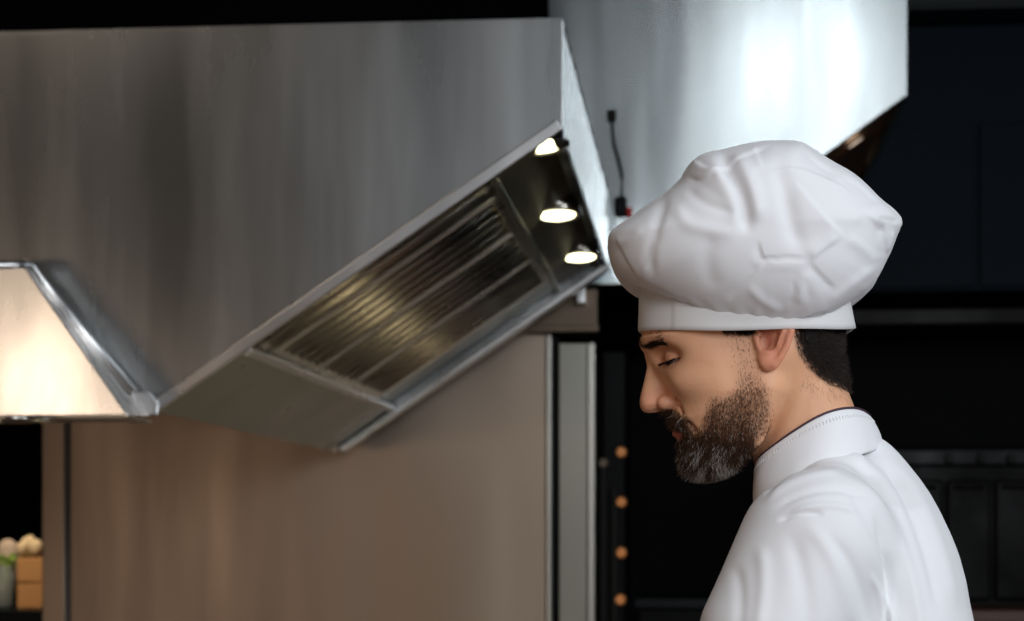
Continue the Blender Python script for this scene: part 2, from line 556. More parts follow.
# ------------------------------------------------------------------ small bright canopy at the left
cy0, cy1 = 3.97, 4.165
zb = at(98, 415.5, cy0).z
cb = at(128, 415.5, cy0); cbk = at(150, 415.5, cy1); ct = at(25, 267, cy0 + .09); ctk = at(31, 268, cy1)
XLc = -2.3
can = empty('canopy_hood', (cb.x, cy0, zb))
tag(can, 'small brightly lit steel canopy hood with sloping side at the left edge', 'canopy hood')
zt = ct.z


def hexa(bm, A, B):
    """A, B: two quads (near/far) as 4 points each"""
    a = [bm.verts.new(p_) for p_ in A]; b = [bm.verts.new(p_) for p_ in B]
    bm.faces.new(a); bm.faces.new(b[::-1])
    for i in range(4):
        bm.faces.new((a[i], b[i], b[(i + 1) % 4], a[(i + 1) % 4]))
    bmesh.ops.recalc_face_normals(bm, faces=bm.faces)


bm = bmesh.new()
hexa(bm, [(XLc, cy0, zb), cb, ct, (XLc, cy0 + .09, zt)], [(XLc, cy1, cbk.z), cbk, ctk, (XLc, cy1, ctk.z)])
o = bevel(obj('canopy_body', bm, M['steel_canopy'], can), .003)
bm = bmesh.new()
add_tube(bm, [Vector((XLc, cy0 + .09, zt + .004)), ct + Vector((-.03, 0, .004)), ct + Vector((.0, .03, .008)), ctk + Vector((-.005, -.04, .006)), ctk + Vector((.01, -.012, .0)), ctk.lerp(cbk, .3) + Vector((.004, -.012, .004)), ctk.lerp(cbk, .86) + Vector((.004, -.012, .004))], .008, 10)
obj('rolled_edge', bm, M['lip'], can, smooth=True)
bm = bmesh.new()
e0 = ctk.lerp(cbk, .84); e1 = at(158, 415, cy1)
add_prism(bm, [e0, e0.lerp(e1, .35) + Vector((.018, 0, .018)), e0.lerp(e1, .7) + Vector((.02, 0, .012)), e1, cbk + Vector((-.03, 0, 0))], (0, .008, 0))
bevel(obj('gusset', bm, M['lip'], can), .003)
bm = bmesh.new()
add_box(bm, XLc, cb.x - .004, cy0 + .004, cy1, zb - .004, zb - .001)
obj('bottom_plate', bm, M['steel_dark'], can)
lc = Vector((at(14, 420, 3.95).x, 3.95, zb - .006))
bm = bmesh.new(); add_ring(bm, lc, (0, 0, -1), .045, .072, .010); r_ = obj('lamp', bm, M['chrome'], can, smooth=True)
bm = bmesh.new(); add_disc(bm, lc, (0, 0, -1), .046, .006); obj('lens', bm, M['lamp_off'], r_)

# ------------------------------------------------------------------ dark kitchen behind
# wall unit block (navy) with a lighter top door row
YB = 9.0
X0b, X1b = at(600, 300, YB).x, RX1 - .02
za, zb_, zc = at(960, 292, YB).z, at(960, 24, YB).z, at(960, -60, YB).z
M['navy_hi'] = mat('dark_teal_gloss_door', (.006, .013, .016), .4)
noise_bump(M['navy_hi'], 3, .2, .004); matte(M['navy_hi'], .3)
wc = empty('wall_cabinet', (X0b, YB, za))
tag(wc, 'huge dark navy wall cabinet above the black recess at the right', 'cabinet')
bm = bmesh.new(); add_box(bm, X0b, X1b, YB, RY1 - .002, za, zb_ - .0); bevel(obj('cabinet_body', bm, M['navy'], wc), .01)
w_ = (X1b - X0b) / 3
for i in range(3):
    bm = bmesh.new(); add_box(bm, X0b + i * w_ + .01, X0b + (i + 1) * w_ - .01, YB - .022, YB - .001, za + .02, zb_ - .45); bevel(obj('door', bm, M['navy'], wc), .004)
tc_ = empty('wall_cabinet', (X0b, YB, zb_))
tag(tc_, 'dark teal cabinet along the very top right corner', 'cabinet')
bm = bmesh.new(); add_box(bm, X0b, X1b, YB - .25, RY1 - .002, zb_ + .002, min(zc, RZ - .01)); bevel(obj('cabinet_body', bm, M['navy_hi'], tc_), .01)
bm = bmesh.new(); add_box(bm, X0b, X1b, YB - .27, YB - .252, zb_ + .02, zb_ + .05); bevel(obj('handle_rail', bm, M['navy_hi'], tc_), .004)

# shelf strip below the navy cabinet
s0, s1 = at(960, 311, YB), at(960, 327, YB)
sh = empty('wall_shelf', (X0b, YB, s1.z))
tag(sh, 'long dark grey steel shelf across the black recess behind the chef', 'shelf')
bm = bmesh.new(); add_box(bm, X0b, X1b, YB - .12, RY1 - .002, s1.z, s0.z); bevel(obj('shelf_board', bm, M['greystrip'], sh), .008)
for x in (.5, 1.9, 3.2):
    bm = bmesh.new(); add_prism(bm, [(x, YB - .08, s1.z - .001), (x, RY1 - .004, s1.z - .001), (x, RY1 - .004, s1.z - .22)], (.012, 0, 0)); obj('bracket', bm, M['blackmetal'], sh)

# dark oven range with a faint steel rail, doors and a reddish wooden ledge
YO = 8.4
r0, r1 = at(960, 449, YO), at(960, 466, YO)
xo0 = at(800, 450, YO).x
ov = empty('oven_range', (xo0, YO, 0))
tag(ov, 'black oven range with a faint grey rail behind the chef\'s back', 'oven')
bm = bmesh.new(); add_box(bm, xo0, RX1 - .02, YO, RY1 - .002, 0, r0.z + .01); bevel(obj('oven_body', bm, M['blackmetal'], ov), .01)
M['rail'] = mat('blue_grey_rail', (.006, .009, .013), .5, 0.); matte(M['rail'], .15); noise_rough(M['rail'], 5, .3, .5)
bm = bmesh.new(); add_box(bm, xo0, RX1 - .03, YO - .05, YO - .002, r1.z, r0.z); bevel(obj('rail', bm, M['rail'], ov), .01)
for x in (950, 982, 1012):
    g = at(x, 458, YO - .07)
    bm = bmesh.new(); add_disc(bm, (g.x, YO - .052, g.z), (0, -1, 0), .022, .03, 20, .018); obj('knob', bm, M['greystrip'], ov)
i = 0
for xa, xb in ((885, 942), (946, 990), (994, 1060)):
    g0, g1 = at(xa, 480, YO), at(xb, 600, YO)
    bm = bmesh.new(); add_box(bm, g0.x, g1.x, YO - .03, YO - .002, g1.z, g0.z)
    d_ = bevel(obj('oven_door', bm, M['blackmetal'], ov), .01)
    bm = bmesh.new(); add_tube(bm, [(g0.x + .03, YO - .05, g0.z - .03), (g1.x - .03, YO - .05, g0.z - .03)], .008); obj('handle', bm, M['greystrip'], d_, smooth=True)
YL = 7.6
l0 = at(960, 610, YL)
M['redwood'] = mat('reddish_wood', (.10, .04, .027), .45); noise_bump(M['redwood'], 5, .2, .002, (.5, 8, 8))
lg = empty('prep_counter', (at(870, 610, YL).x, YL, 0))
tag(lg, 'reddish brown wooden counter top in the bottom right corner', 'counter')
bm = bmesh.new(); add_box(bm, at(870, 610, YL).x, RX1 - .1, YL, YL + .6, l0.z - .05, l0.z); bevel(obj('counter_top', bm, M['redwood'], lg), .006)
bm = bmesh.new(); add_box(bm, at(880, 610, YL).x, RX1 - .15, YL + .05, YL + .55, 0, l0.z - .051); obj('cabinet', bm, M['blackmetal'], lg)

# upright rack with copper knobs right of the post
YK = 6.9
k0 = at(601, 440, YK); k1 = at(626, 440, YK)
rk = empty('oven_column', ((k0.x + k1.x) / 2, YK, 0))
tag(rk, 'dark narrow oven column with a row of orange knobs beside the grey post', 'oven column')
bm = bmesh.new(); add_box(bm, k0.x, k1.x, YK, YK + .5, 0, at(610, 350, YK).z); bevel(obj('column_body', bm, M['blackmetal'], rk), .01)
for xa, xb, yt in ((600, 607, 458), (611, 618, 488)):
    e = at(xa, yt, YK); e_ = at(xb, yt, YK)
    bm = bmesh.new(); add_box(bm, e.x, e_.x, YK - .03, YK - .001, .2, e.z); bevel(obj('upright', bm, M['greystrip'], rk), .006)
for x, y in ((621, 452), (603, 463), (621, 502), (621, 553), (620, 600)):
    e = at(x, y, YK - .035)
    bm = bmesh.new(); add_disc(bm, (e.x, YK - .001, e.z), (0, -1, 0), .021, .035, 24, .017)
    kn = bevel(obj('knob', bm, M['amber'] if x > 610 else M['bronze'], rk), .004)
    if x > 610: kn['label'] = 'orange round knob'
# low dark worktop behind the chef's chest, faint blue
b0 = at(690, 598, 7.4)
M['bluegrey'] = mat('dark_blue_grey_laminate', (.003, .005, .007), .5); matte(M['bluegrey'], .15); noise_rough(M['bluegrey'], 5, .3, .5)
wt = empty('low_worktop', (b0.x, 7.4, 0))
tag(wt, 'dark blue-grey low worktop behind the chef below his beard', 'worktop')
bm = bmesh.new(); add_box(bm, at(634, 598, 7.4).x, at(800, 598, 7.4).x, 7.4, 8.0, b0.z - .04, b0.z); bevel(obj('worktop_slab', bm, M['bluegrey'], wt), .005)
bm = bmesh.new(); add_box(bm, at(640, 598, 7.4).x, at(795, 598, 7.4).x, 7.45, 7.95, 0, b0.z - .041); obj('cabinet', bm, M['blackmetal'], wt)

# ------------------------------------------------------------------ counter with food at the left edge
YC = 7.4
t0 = at(20, 609, YC)
xa, xb = RX0 + .05, at(60, 600, YC).x
ct_ = empty('side_counter', (xb, YC, 0))
tag(ct_, 'dark counter seen past the left end of the wall cladding', 'counter')
bm = bmesh.new(); add_box(bm, xa, xb, YC - .12, YC + .5, t0.z - .05, t0.z); bevel(obj('counter_top', bm, M['bluegrey'], ct_), .005)
bm = bmesh.new(); add_box(bm, xa + .05, xb - .05, YC - .05, YC + .45, 0, t0.z - .051); obj('cabinet', bm, M['blackmetal'], ct_)
zc_ = t0.z + .0005
M['crate'] = mat('pale_crate_wood', (.62, .32, .13), .55); noise_bump(M['crate'], 6, .3, .002, (1, 6, 6))
cr0, cr1 = at(17, 600, YC).x, at(46, 600, YC).x
ztopc = at(30, 557, YC).z
cr = empty('wooden_crate', (cr0, YC, zc_))
tag(cr, 'orange-brown wooden crate holding pale rolls on the dark counter at left', 'crate')
h_ = (ztopc - zc_) / 2
for k in range(2):
    z0_ = zc_ + k * h_ + .001
    bm = bmesh.new(); add_box(bm, cr0, cr1, YC, YC + .012, z0_ + .003, z0_ + h_ - .004); bevel(obj('slat', bm, M['crate'], cr), .002)
    bm = bmesh.new(); add_box(bm, cr0, cr1, YC + .228, YC + .24, z0_ + .003, z0_ + h_ - .004); bevel(obj('slat', bm, M['crate'], cr), .002)
    for xx in (cr0, cr1 - .010):
        bm = bmesh.new(); add_box(bm, xx, xx + .010, YC + .013, YC + .227, z0_ + .003, z0_ + h_ - .004); bevel(obj('slat', bm, M['crate'], cr), .002)
bm = bmesh.new(); add_box(bm, cr0 + .002, cr1 - .002, YC + .002, YC + .238, zc_, zc_ + .006); obj('crate_floor', bm, M['crate'], cr)
M['bread'] = mat('pale_bread_crust', (.85, .68, .45), .6); noise_bump(M['bread'], 30, .4, .003)
rolls = [(22, 547, 0, .019, 'pale bread roll in the crate, nearest the green leaves'), (36, 546, .0, .022, 'largest pale bread roll in the crate, beside the steel cladding'), (29, 543, .09, .026, 'pale bread roll at the back of the crate')]
for x, y, dy, r, lab in rolls:
    g = at(x, y, YC + .06 + dy)
    bm = bmesh.new()
    bmesh.ops.create_icosphere(bm, subdivisions=3, radius=r)
    for v in bm.verts:
        v.co.z *= 1.15 if v.co.z > 0 else 2.0
        v.co.x *= 1.15
        v.co += Vector((0, 0, .003 * sin(v.co.x * 160)))
        v.co += g
    tag(obj('bread_roll', bm, M['bread'], smooth=True), lab, 'bread roll', 'bread rolls in the crate')
# glass jar with herbs
M['jar'] = mat('grey_green_glass', (.55, .62, .60), .08, 0, Transmission_Weight=.6)
M['leaf'] = mat('fresh_herb_leaf', (.22, .42, .03), .5); noise_bump(M['leaf'], 40, .3, .001)
jx = at(4, 600, YC + .1).x
jz = at(4, 566, YC + .1).z - zc_
jar = empty('herb_jar', (jx, YC + .1, zc_))
tag(jar, 'grey glass jar of green herbs beside the wooden crate', 'jar')
bm = bmesh.new(); add_lathe(bm, (jx, YC + .1, zc_), [(0, 0), (.036, 0), (.040, .01), (.040, jz * .85), (.034, jz * .95), (.036, jz), (.033, jz), (.031, jz * .95), (.036, jz * .84), (.036, .012), (0, .008)], 32)
obj('glass', bm, M['jar'], jar, smooth=True)
bm = bmesh.new()
for k in range(26):
    a = random.uniform(0, 2 * pi); t = random.uniform(.15, 1.0)
    base = Vector((jx, YC + .1, zc_ + jz * .8))
    tip = base + Vector((cos(a) * .05 * t + .018, sin(a) * .045 * t, random.uniform(.03, .085)))
    L = random.uniform(.022, .034); d_ = Vector((cos(a), sin(a), random.uniform(-1.2, .2))).normalized(); sidev = d_.cross(Vector((0, 0, 1))).normalized() * L * .42
    ring = [tip, tip + d_ * L * .35 + sidev, tip + d_ * L * .75 + sidev * .7, tip + d_ * L, tip + d_ * L * .75 - sidev * .7, tip + d_ * L * .35 - sidev]
    up = d_.cross(sidev).normalized() * .0012
    add_prism(bm, ring, up)
    add_tube(bm, [base - Vector((0, 0, jz * .4)), base.lerp(tip, .6), tip], .0014, 5)
obj('herb_sprigs', bm, M['leaf'], jar)
# pale wrapped bundle behind the jar
g = at(8, 549, YC + .22)
bm = bmesh.new()
bmesh.ops.create_icosphere(bm, subdivisions=3, radius=.04)
for v in bm.verts:
    v.co.z *= 1.0 if v.co.z > 0 else (g.z - zc_) / .04
    v.co.y *= .7
    v.co += g
M['cloth_pale'] = mat('pale_pink_cloth', (.62, .50, .42), .7); noise_bump(M['cloth_pale'], 20, .4, .004)
tag(obj('flour_bag', bm, M['cloth_pale'], smooth=True), 'pale rounded cloth bag behind the jar of herbs', 'bag')
sl = bpy.data.lights.new('food_fill_spot', 'SPOT'); sl.energy = 48; sl.color = (1, .8, .55); sl.spot_size = radians(42); sl.shadow_soft_size = .06; sl.spot_blend = .5  # spot added to brighten the food; no lamp fitting above it
so = link(bpy.data.objects.new('food_fill_spot', sl)); so.location = (jx + .1, YC - .5, 2.35); so.rotation_euler = (Vector((jx + .05, YC + .1, zc_)) - so.location).to_track_quat('-Z', 'Y').to_euler()
# ------------------------------------------------------------------ the chef
# body space: u to the right, v down (both about a millimetre), w towards the near side; one affine map to the room
YPER = 1.95
SC = .000970
_o = at(770, 400, YPER)


def to_world(P):
    P = np.asarray(P, dtype=np.float64)
    W = np.empty_like(P)
    W[:, 0] = _o.x + (P[:, 0] - 770) * SC
    W[:, 1] = YPER - P[:, 2] * SC
    W[:, 2] = _o.z - (P[:, 1] - 400) * SC
    return W


VFLOOR = 400 + _o.z / SC
KP = SC / YPER


def L(px, py, w):
    """body-space point at lateral offset w lying under photo position px, py"""
    k = 1 - w * KP
    return np.array([699 + (px - 699) * k, 533 + (py - 533) * k, w], dtype=np.float64)


def surface_nets(F, org, h):
    """isosurface F=0 (inside negative) -> verts, quads"""
    nx, ny, nz = F.shape
    s = F < 0
    cs = np.zeros((nx - 1, ny - 1, nz - 1), np.int8)
    for i in (0, 1):
        for j in (0, 1):
            for k in (0, 1):
                cs += s[i:nx - 1 + i, j:ny - 1 + j, k:nz - 1 + k]
    act = (cs > 0) & (cs < 8)
    idx = np.argwhere(act)
    n = len(idx)
    num = np.full(act.shape, -1, np.int32)
    num[act] = np.arange(n)
    acc = np.zeros((n, 3)); cnt = np.zeros(n)
    corners = [(i, j, k) for i in (0, 1) for j in (0, 1) for k in (0, 1)]
    I = idx
    val = {c: F[I[:, 0] + c[0], I[:, 1] + c[1], I[:, 2] + c[2]].astype(np.float64) for c in corners}
    for a in corners:
        for ax in range(3):
            if a[ax]: continue
            b = list(a); b[ax] = 1; b = tuple(b)
            fa, fb = val[a], val[b]
            m = (fa < 0) != (fb < 0)
            t = np.where(m, fa / np.where(m, fa - fb, 1), 0)
            p = np.array(a, float)[None, :].repeat(n, 0)
            p[:, ax] = t
            acc[m] += p[m]; cnt[m] += 1
    V = (I + acc / cnt[:, None]) * h + np.asarray(org)
    Q = []
    for ax in range(3):
        sl0 = [slice(None)] * 3; sl1 = [slice(None)] * 3
        sl0[ax] = slice(0, -1); sl1[ax] = slice(1, None)
        A, B = s[tuple(sl0)], s[tuple(sl1)]
        e = np.argwhere(A != B)
        o1, o2 = [(1, 2), (2, 0), (0, 1)][ax]
        ok = (e[:, o1] > 0) & (e[:, o2] > 0) & (e[:, o1] < F.shape[o1] - 1) & (e[:, o2] < F.shape[o2] - 1)
        e = e[ok]
        inside = A[e[:, 0], e[:, 1], e[:, 2]]

        def cell(d1, d2):
            c = e.copy(); c[:, o1] -= d1; c[:, o2] -= d2
            return num[c[:, 0], c[:, 1], c[:, 2]]
        q = np.stack([cell(1, 1), cell(0, 1), cell(0, 0), cell(1, 0)], 1)
        q[~inside] = q[~inside][:, ::-1]
        Q.append(q)
    return V, np.concatenate(Q)


def np_mesh(name, V, Fc, cols=None):
    me = bpy.data.meshes.new(name)
    k = Fc.shape[1]
    me.vertices.add(len(V)); me.vertices.foreach_set('co', np.asarray(V, np.float32).ravel())
    me.loops.add(Fc.size); me.loops.foreach_set('vertex_index', Fc.astype(np.int32).ravel())
    me.polygons.add(len(Fc)); me.polygons.foreach_set('loop_start', np.arange(0, Fc.size, k, dtype=np.int32))
    me.polygons.foreach_set('use_smooth', np.ones(len(Fc), bool))
    me.update(calc_edges=True)
    me.validate()
    if cols is not None:
        at_ = me.color_attributes.new('tint', 'FLOAT_COLOR', 'POINT')
        c4 = np.ones((len(V), 4), np.float32); c4[:, :3] = cols
        at_.data.foreach_set('color', c4.ravel())
    return me


def v_normals(V, Q):
    n = np.zeros_like(V)
    fn = np.cross(V[Q[:, 2]] - V[Q[:, 0]], V[Q[:, -1]] - V[Q[:, 1]])
    for k in range(Q.shape[1]): np.add.at(n, Q[:, k], fn)
    return n / np.maximum(np.linalg.norm(n, axis=1), 1e-9)[:, None]


def poly_sd(poly, U, V):
    """2D distance, positive inside"""
    P = np.asarray(poly, float); d = np.full(U.shape, 1e9); ins = np.zeros(U.shape, bool)
    for a, b in zip(P, np.roll(P, -1, 0)):
        e = b - a
        t = np.clip(((U - a[0]) * e[0] + (V - a[1]) * e[1]) / max((e * e).sum(), 1e-9), 0, 1)
        d = np.minimum(d, (U - a[0] - t * e[0]) ** 2 + (V - a[1] - t * e[1]) ** 2)
        c = ((a[1] > V) != (b[1] > V)) & (U < (b[0] - a[0]) * (V - a[1]) / (b[1] - a[1] + 1e-12) + a[0])
        ins ^= c
    return np.sqrt(d) * np.where(ins, 1, -1)


def chaikin(poly, it=2, closed=True):
    P = np.asarray(poly, float)
    for _ in range(it):
        if closed:
            Nx = np.roll(P, -1, 0); P = np.stack([.75 * P + .25 * Nx, .25 * P + .75 * Nx], 1).reshape(-1, P.shape[1])
        else:
            A, B = P[:-1], P[1:]
            P = np.concatenate([P[:1], np.stack([.75 * A + .25 * B, .25 * A + .75 * B], 1).reshape(-1, P.shape[1]), P[-1:]])
    return P


def smin(a, b, k):
    h = np.clip(.5 + .5 * (b - a) / k, 0, 1)
    return b + (a - b) * h - k * h * (1 - h)


def smax(a, b, k): return -smin(-a, -b, k)


class Grid:
    def __init__(s, u0, u1, v0, v1, w0, w1, h):
        s.h = h; s.o = (u0, v0, w0)
        s.u = np.arange(u0, u1, h, dtype=np.float32); s.v = np.arange(v0, v1, h, dtype=np.float32); s.w = np.arange(w0, w1, h, dtype=np.float32)
        s.U = s.u[:, None, None]; s.V = s.v[None, :, None]; s.W = s.w[None, None, :]
        s.U2, s.V2 = np.meshgrid(s.u, s.v, indexing='ij')

    def ell(s, c, r, w=None):
        W = s.W if w is None else w
        return ((np.sqrt(((s.U - c[0]) / r[0]) ** 2 + ((s.V - c[1]) / r[1]) ** 2 + ((W - c[2]) / r[2]) ** 2) - 1) * min(r)).astype(np.float32)

    def cap(s, a, b, ra, rb, w=None):
        W = s.W if w is None else w
        a = np.asarray(a, float); b = np.asarray(b, float); e = b - a
        t = np.clip(((s.U - a[0]) * e[0] + (s.V - a[1]) * e[1] + (W - a[2]) * e[2]) / (e @ e), 0, 1)
        d = np.sqrt((s.U - a[0] - t * e[0]) ** 2 + (s.V - a[1] - t * e[1]) ** 2 + (W - a[2] - t * e[2]) ** 2)
        return (d - (ra + (rb - ra) * t)).astype(np.float32)

    def chain(s, pts, rs, w=None):
        o = None
        for i in range(len(pts) - 1):
            c = s.cap(pts[i], pts[i + 1], rs[i], rs[i + 1], w)
            o = c if o is None else np.minimum(o, c)
        return o

    def infl(s, poly, R, Wd, w=None, wc=0, p=2.0):
        W = s.W if w is None else w
        d = poly_sd(poly, s.U2, s.V2)
        a = np.maximum(R - d, 0) / R
        Wd = np.broadcast_to(np.asarray(Wd, float), s.U2.shape) if np.ndim(Wd) < 2 else Wd
        q = (a[:, :, None] ** p + (np.abs(W - wc) / Wd[:, :, None]) ** p) ** (1 / p) - 1
        return (q * np.minimum(R, Wd)[:, :, None]).astype(np.float32)


# ---- head, neck and ear in one field
G = Grid(622, 884, 212, 560, -104, 104, 1.45)
A_ = np.abs(G.W)
head_poly = chaikin([(641, 338), (639, 326), (642, 300), (656, 265), (692, 235), (740, 222), (795, 235), (826, 262), (838, 305), (839, 345), (838, 378), (800, 412), (775, 436),
                     (748, 459), (728, 469), (708, 474), (694, 470), (684, 462), (679, 453), (679, 446), (677, 441), (676, 434), (672, 427), (670, 420), (672, 411), (670, 398), (663, 384), (654, 370), (648, 360), (645, 352), (641, 346)], 1)
Wv = np.interp(G.V2, [220, 300, 335, 365, 395, 420, 440, 460, 480], [72, 74, 72, 71, 68, 60, 52, 44, 38])
head = G.infl(head_poly, 58, Wv, A_)
jaw = G.chain([(766, 392, 54), (750, 436, 47), (716, 459, 24), (696, 460, 4)], [15, 14, 12.5, 11], A_)
head = smin(head, jaw, 12)
head = smin(head, G.ell((702, 384, 44), (26, 13, 16), A_), 14)           # cheekbone
head = smin(head, G.chain([(647, 341, 6), (652, 337, 26), (672, 333, 48)], [6.5, 7.5, 6], A_), 7)   # brow ridge
neck_poly = chaikin([(756, 420), (754, 470), (757, 500), (768, 558), (866, 558), (862, 440), (855, 412), (846, 388), (836, 352), (800, 340), (772, 380)], 1)
neck = G.infl(neck_poly, 50, np.interp(G.V2, [380, 430, 480, 550], [60, 55, 48, 46]), A_)
neck = smin(neck, G.chain([(800, 372, 52), (788, 430, 43), (774, 500, 18)], [9, 8, 7], A_), 12)
head = smin(head, neck, 9)
# eye sockets
head = smax(head, -G.ell((652, 358.5, 44), (31, 11.5, 25), A_), 9)
EYE = L(677.5, 357.0, 33)
EYE[2] = 33
lidc = EYE
up = G.ell(lidc, (13.3, 13.3, 13.3), A_)
cut_u = (G.V - (lidc[1] + 1.5) + (G.U - lidc[0]) * .34 + 0 * A_)
up = smax(up, cut_u, 1.0)
lo = smax(G.ell(lidc, (12.7, 12.7, 12.7), A_), -(cut_u - 2.8), 1.0)
head = smin(head, np.minimum(up, lo), 2.2)
head = smax(head, -G.ell(lidc, (11.4, 11.4, 11.4), A_), .6)
# nose
nose_poly = chaikin([(652, 346), (646.5, 353), (647.5, 364), (644, 380), (641, 392), (639.2, 401), (640.5, 408), (645, 412.5), (654, 412.5), (662, 410.5), (668, 411), (676, 406), (678, 396), (675, 382), (669, 366), (662, 350)], 1)
Wn = np.interp(G.V2, [350, 365, 385, 396, 404, 413], [7, 7.5, 10.5, 13, 15, 13])
head = smin(head, G.infl(nose_poly, 13, Wn, A_), 5)
head = smin(head, G.ell((667, 402.5, 14), (10, 8, 8), A_), 1.6)        # wing
head = smax(head, -G.chain([(678.5, 398, 27), (676, 406, 24), (666, 412, 17)], [1.8, 2.2, 1.4], A_), 2.5)
head = smax(head, -G.ell((657, 413, 7.5), (6, 4, 3.6), A_), 1.2)            # nostril
# lips, mouth
UL = [(672.0, 425.5, 0), (676, 427, 12), (688, 434, 23)]
LL = [(675.2, 433.5, 0), (679, 434.5, 11), (688, 436, 21)]
head = smin(head, G.chain(UL, [3.0, 2.5, 1.0], A_), 2)
head = smin(head, G.chain(LL, [3.2, 2.8, 1.2], A_), 2)
head = smax(head, -G.chain([(670, 429.5, 0), (674, 430.4, 12), (686, 435.5, 23), (691, 439, 28)], [1.0, 1.1, 1.1, .8], A_), 1.6)
head = smax(head, -G.chain([(681, 402, 28), (688, 416, 34), (695, 432, 40)], [2.5, 2.0, 1.0], A_), 7)   # smile fold


# ear
def ear_w(u, v): return 71 + (u - 752) * .30 + (v < 0) * 0


ear_out = chaikin([L(757, 357, 76)[:2], L(753.5, 345, 76)[:2], L(754, 334, 77)[:2], L(757, 322, 79)[:2], L(764, 307, 82)[:2], L(778, 299, 85)[:2], L(791, 303, 87)[:2], L(796, 317, 88)[:2],
                   L(794, 332, 87)[:2], L(790, 345, 85)[:2], L(783, 359, 82)[:2], L(776, 368, 80)[:2], L(768, 370, 79)[:2], L(762, 366, 78)[:2]], 2)
WC = ear_w(G.U, G.V)
plate = G.infl(ear_out, 6, 4.0, A_, WC)
ear = plate


def ep(px, py, dw=0):
    w = 80.
    for _ in range(3):
        p = L(px, py, w); w = ear_w(p[0], p[1]) + dw
    return L(px, py, w)


ear = smin(ear, G.chain([ep(759, 322, 2), ep(766, 309, 3), ep(778, 302, 4), ep(789, 306, 4), ep(792.5, 318, 4), ep(791, 331, 4), ep(786.5, 346, 3.5), ep(780, 358, 3), ep(774, 364, 2)], [2.6, 3.2, 3.6, 3.8, 3.8, 3.6, 3.3, 3.3, 4], A_), 1.5)
ear = smin(ear, G.chain([ep(784, 320, 4), ep(784, 332, 4.5), ep(777, 344, 4.5), ep(769, 351.5, 3.5), ep(762, 352, 3)], [2.6, 2.8, 2.9, 2.6, 2.2], A_), 2)
ear = smin(ear, G.ell(ep(769, 361, 1), (8.5, 8.5, 5), A_), 4)
ear = smax(ear, -G.ell(ep(769, 334, 6), (9.5, 16, 8.5), A_), 1.5)
ear = smin(ear, G.chain([ep(757, 338, 2), ep(759, 346, 3)], [3.8, 3.4], A_), 2.5)
ear = smax(ear, -G.ell(ep(764.5, 342, -1), (5, 8, 9), A_), 1.5)
ear_root = G.chain([(770, 338, 66), (772, 350, 66), (770, 362, 68)], [9, 8, 6], A_)
ear = smin(ear, smax(ear_root, -G.ell(ep(765, 341, -1), (7, 10, 12), A_), 1), 3)
head = smin(head, ear, 2.5)
# the cap squeezes everything above its rim
capin = (np.sqrt(((G.U - 745.5) / 104) ** 2 + (G.W / 86.5) ** 2) - 1) * 86
head = smax(head, np.where(G.V < 337 + 0 * A_, capin, -50 + 0 * capin), 1)
head = smax(head, G.V - 552 + 0 * A_ + 0 * G.U, 1)
HV, HQ = surface_nets(head, G.o, G.h)


def field_at(P):
    """trilinear sample of the head field"""
    g = (P - np.array(G.o)) / G.h
    i = np.clip(np.floor(g).astype(int), 0, np.array(head.shape) - 2); f = g - i
    r = 0
    for a in (0, 1):
        for b in (0, 1):
            for c in (0, 1):
                r = r + head[i[:, 0] + a, i[:, 1] + b, i[:, 2] + c] * (f[:, 0] if a else 1 - f[:, 0]) * (f[:, 1] if b else 1 - f[:, 1]) * (f[:, 2] if c else 1 - f[:, 2])
    return r


def grad_at(P, e=1.5):
    g = np.stack([field_at(P + np.eye(3)[k] * e) - field_at(P - np.eye(3)[k] * e) for k in range(3)], 1)
    return g / np.maximum(np.linalg.norm(g, axis=1), 1e-9)[:, None]


for _ in range(2):    # settle the net onto the isosurface
    g = np.stack([field_at(HV + np.eye(3)[k]) - field_at(HV - np.eye(3)[k]) for k in range(3)], 1) / 2
    HV = HV - g * np.clip(field_at(HV) / np.maximum((g * g).sum(1), .05), -.6, .6)[:, None]
# light smoothing
def smooth(V, Q, it=1, lam=.5):
    for _ in range(it):
        acc = np.zeros_like(V); c = np.zeros(len(V))
        for k in range(Q.shape[1]):
            a, b = Q[:, k], Q[:, (k + 1) % Q.shape[1]]
            np.add.at(acc, a, V[b]); np.add.at(acc, b, V[a]); np.add.at(c, a, 1); np.add.at(c, b, 1)
        V = V + lam * (acc / np.maximum(c, 1)[:, None] - V)
    return V


HV = smooth(HV, HQ, 1, .4)


def vnoise(P, sc, seed=0):
    """cheap smooth noise from sines"""
    r = np.random.default_rng(seed); o = 0
    for k in range(7):
        d = r.normal(size=3); d /= np.linalg.norm(d); o = o + np.sin((P @ d) * sc * r.uniform(.6, 1.7) + r.uniform(0, 6.3))
    return o / 7 * 1.6


def unproj(P):
    """photo position seen by the camera for body-space points"""
    k = 1 - P[:, 2] * KP
    return 699 + (P[:, 0] - 699) / k, 533 + (P[:, 1] - 533) / k


beard_poly = [(752, 332), (757, 352), (760, 376), (768, 392), (772, 410), (766, 432), (757, 450), (748, 468), (730, 484), (690, 484), (668, 474), (664, 424), (655, 419), (659, 412), (671, 410), (683, 414), (692, 423), (698, 431), (703, 425), (706, 410), (712, 398), (724, 396), (734, 390), (738, 376), (734, 358), (728, 332)]
stache_lips = [(664, 426), (690, 426), (690, 436), (666, 437)]


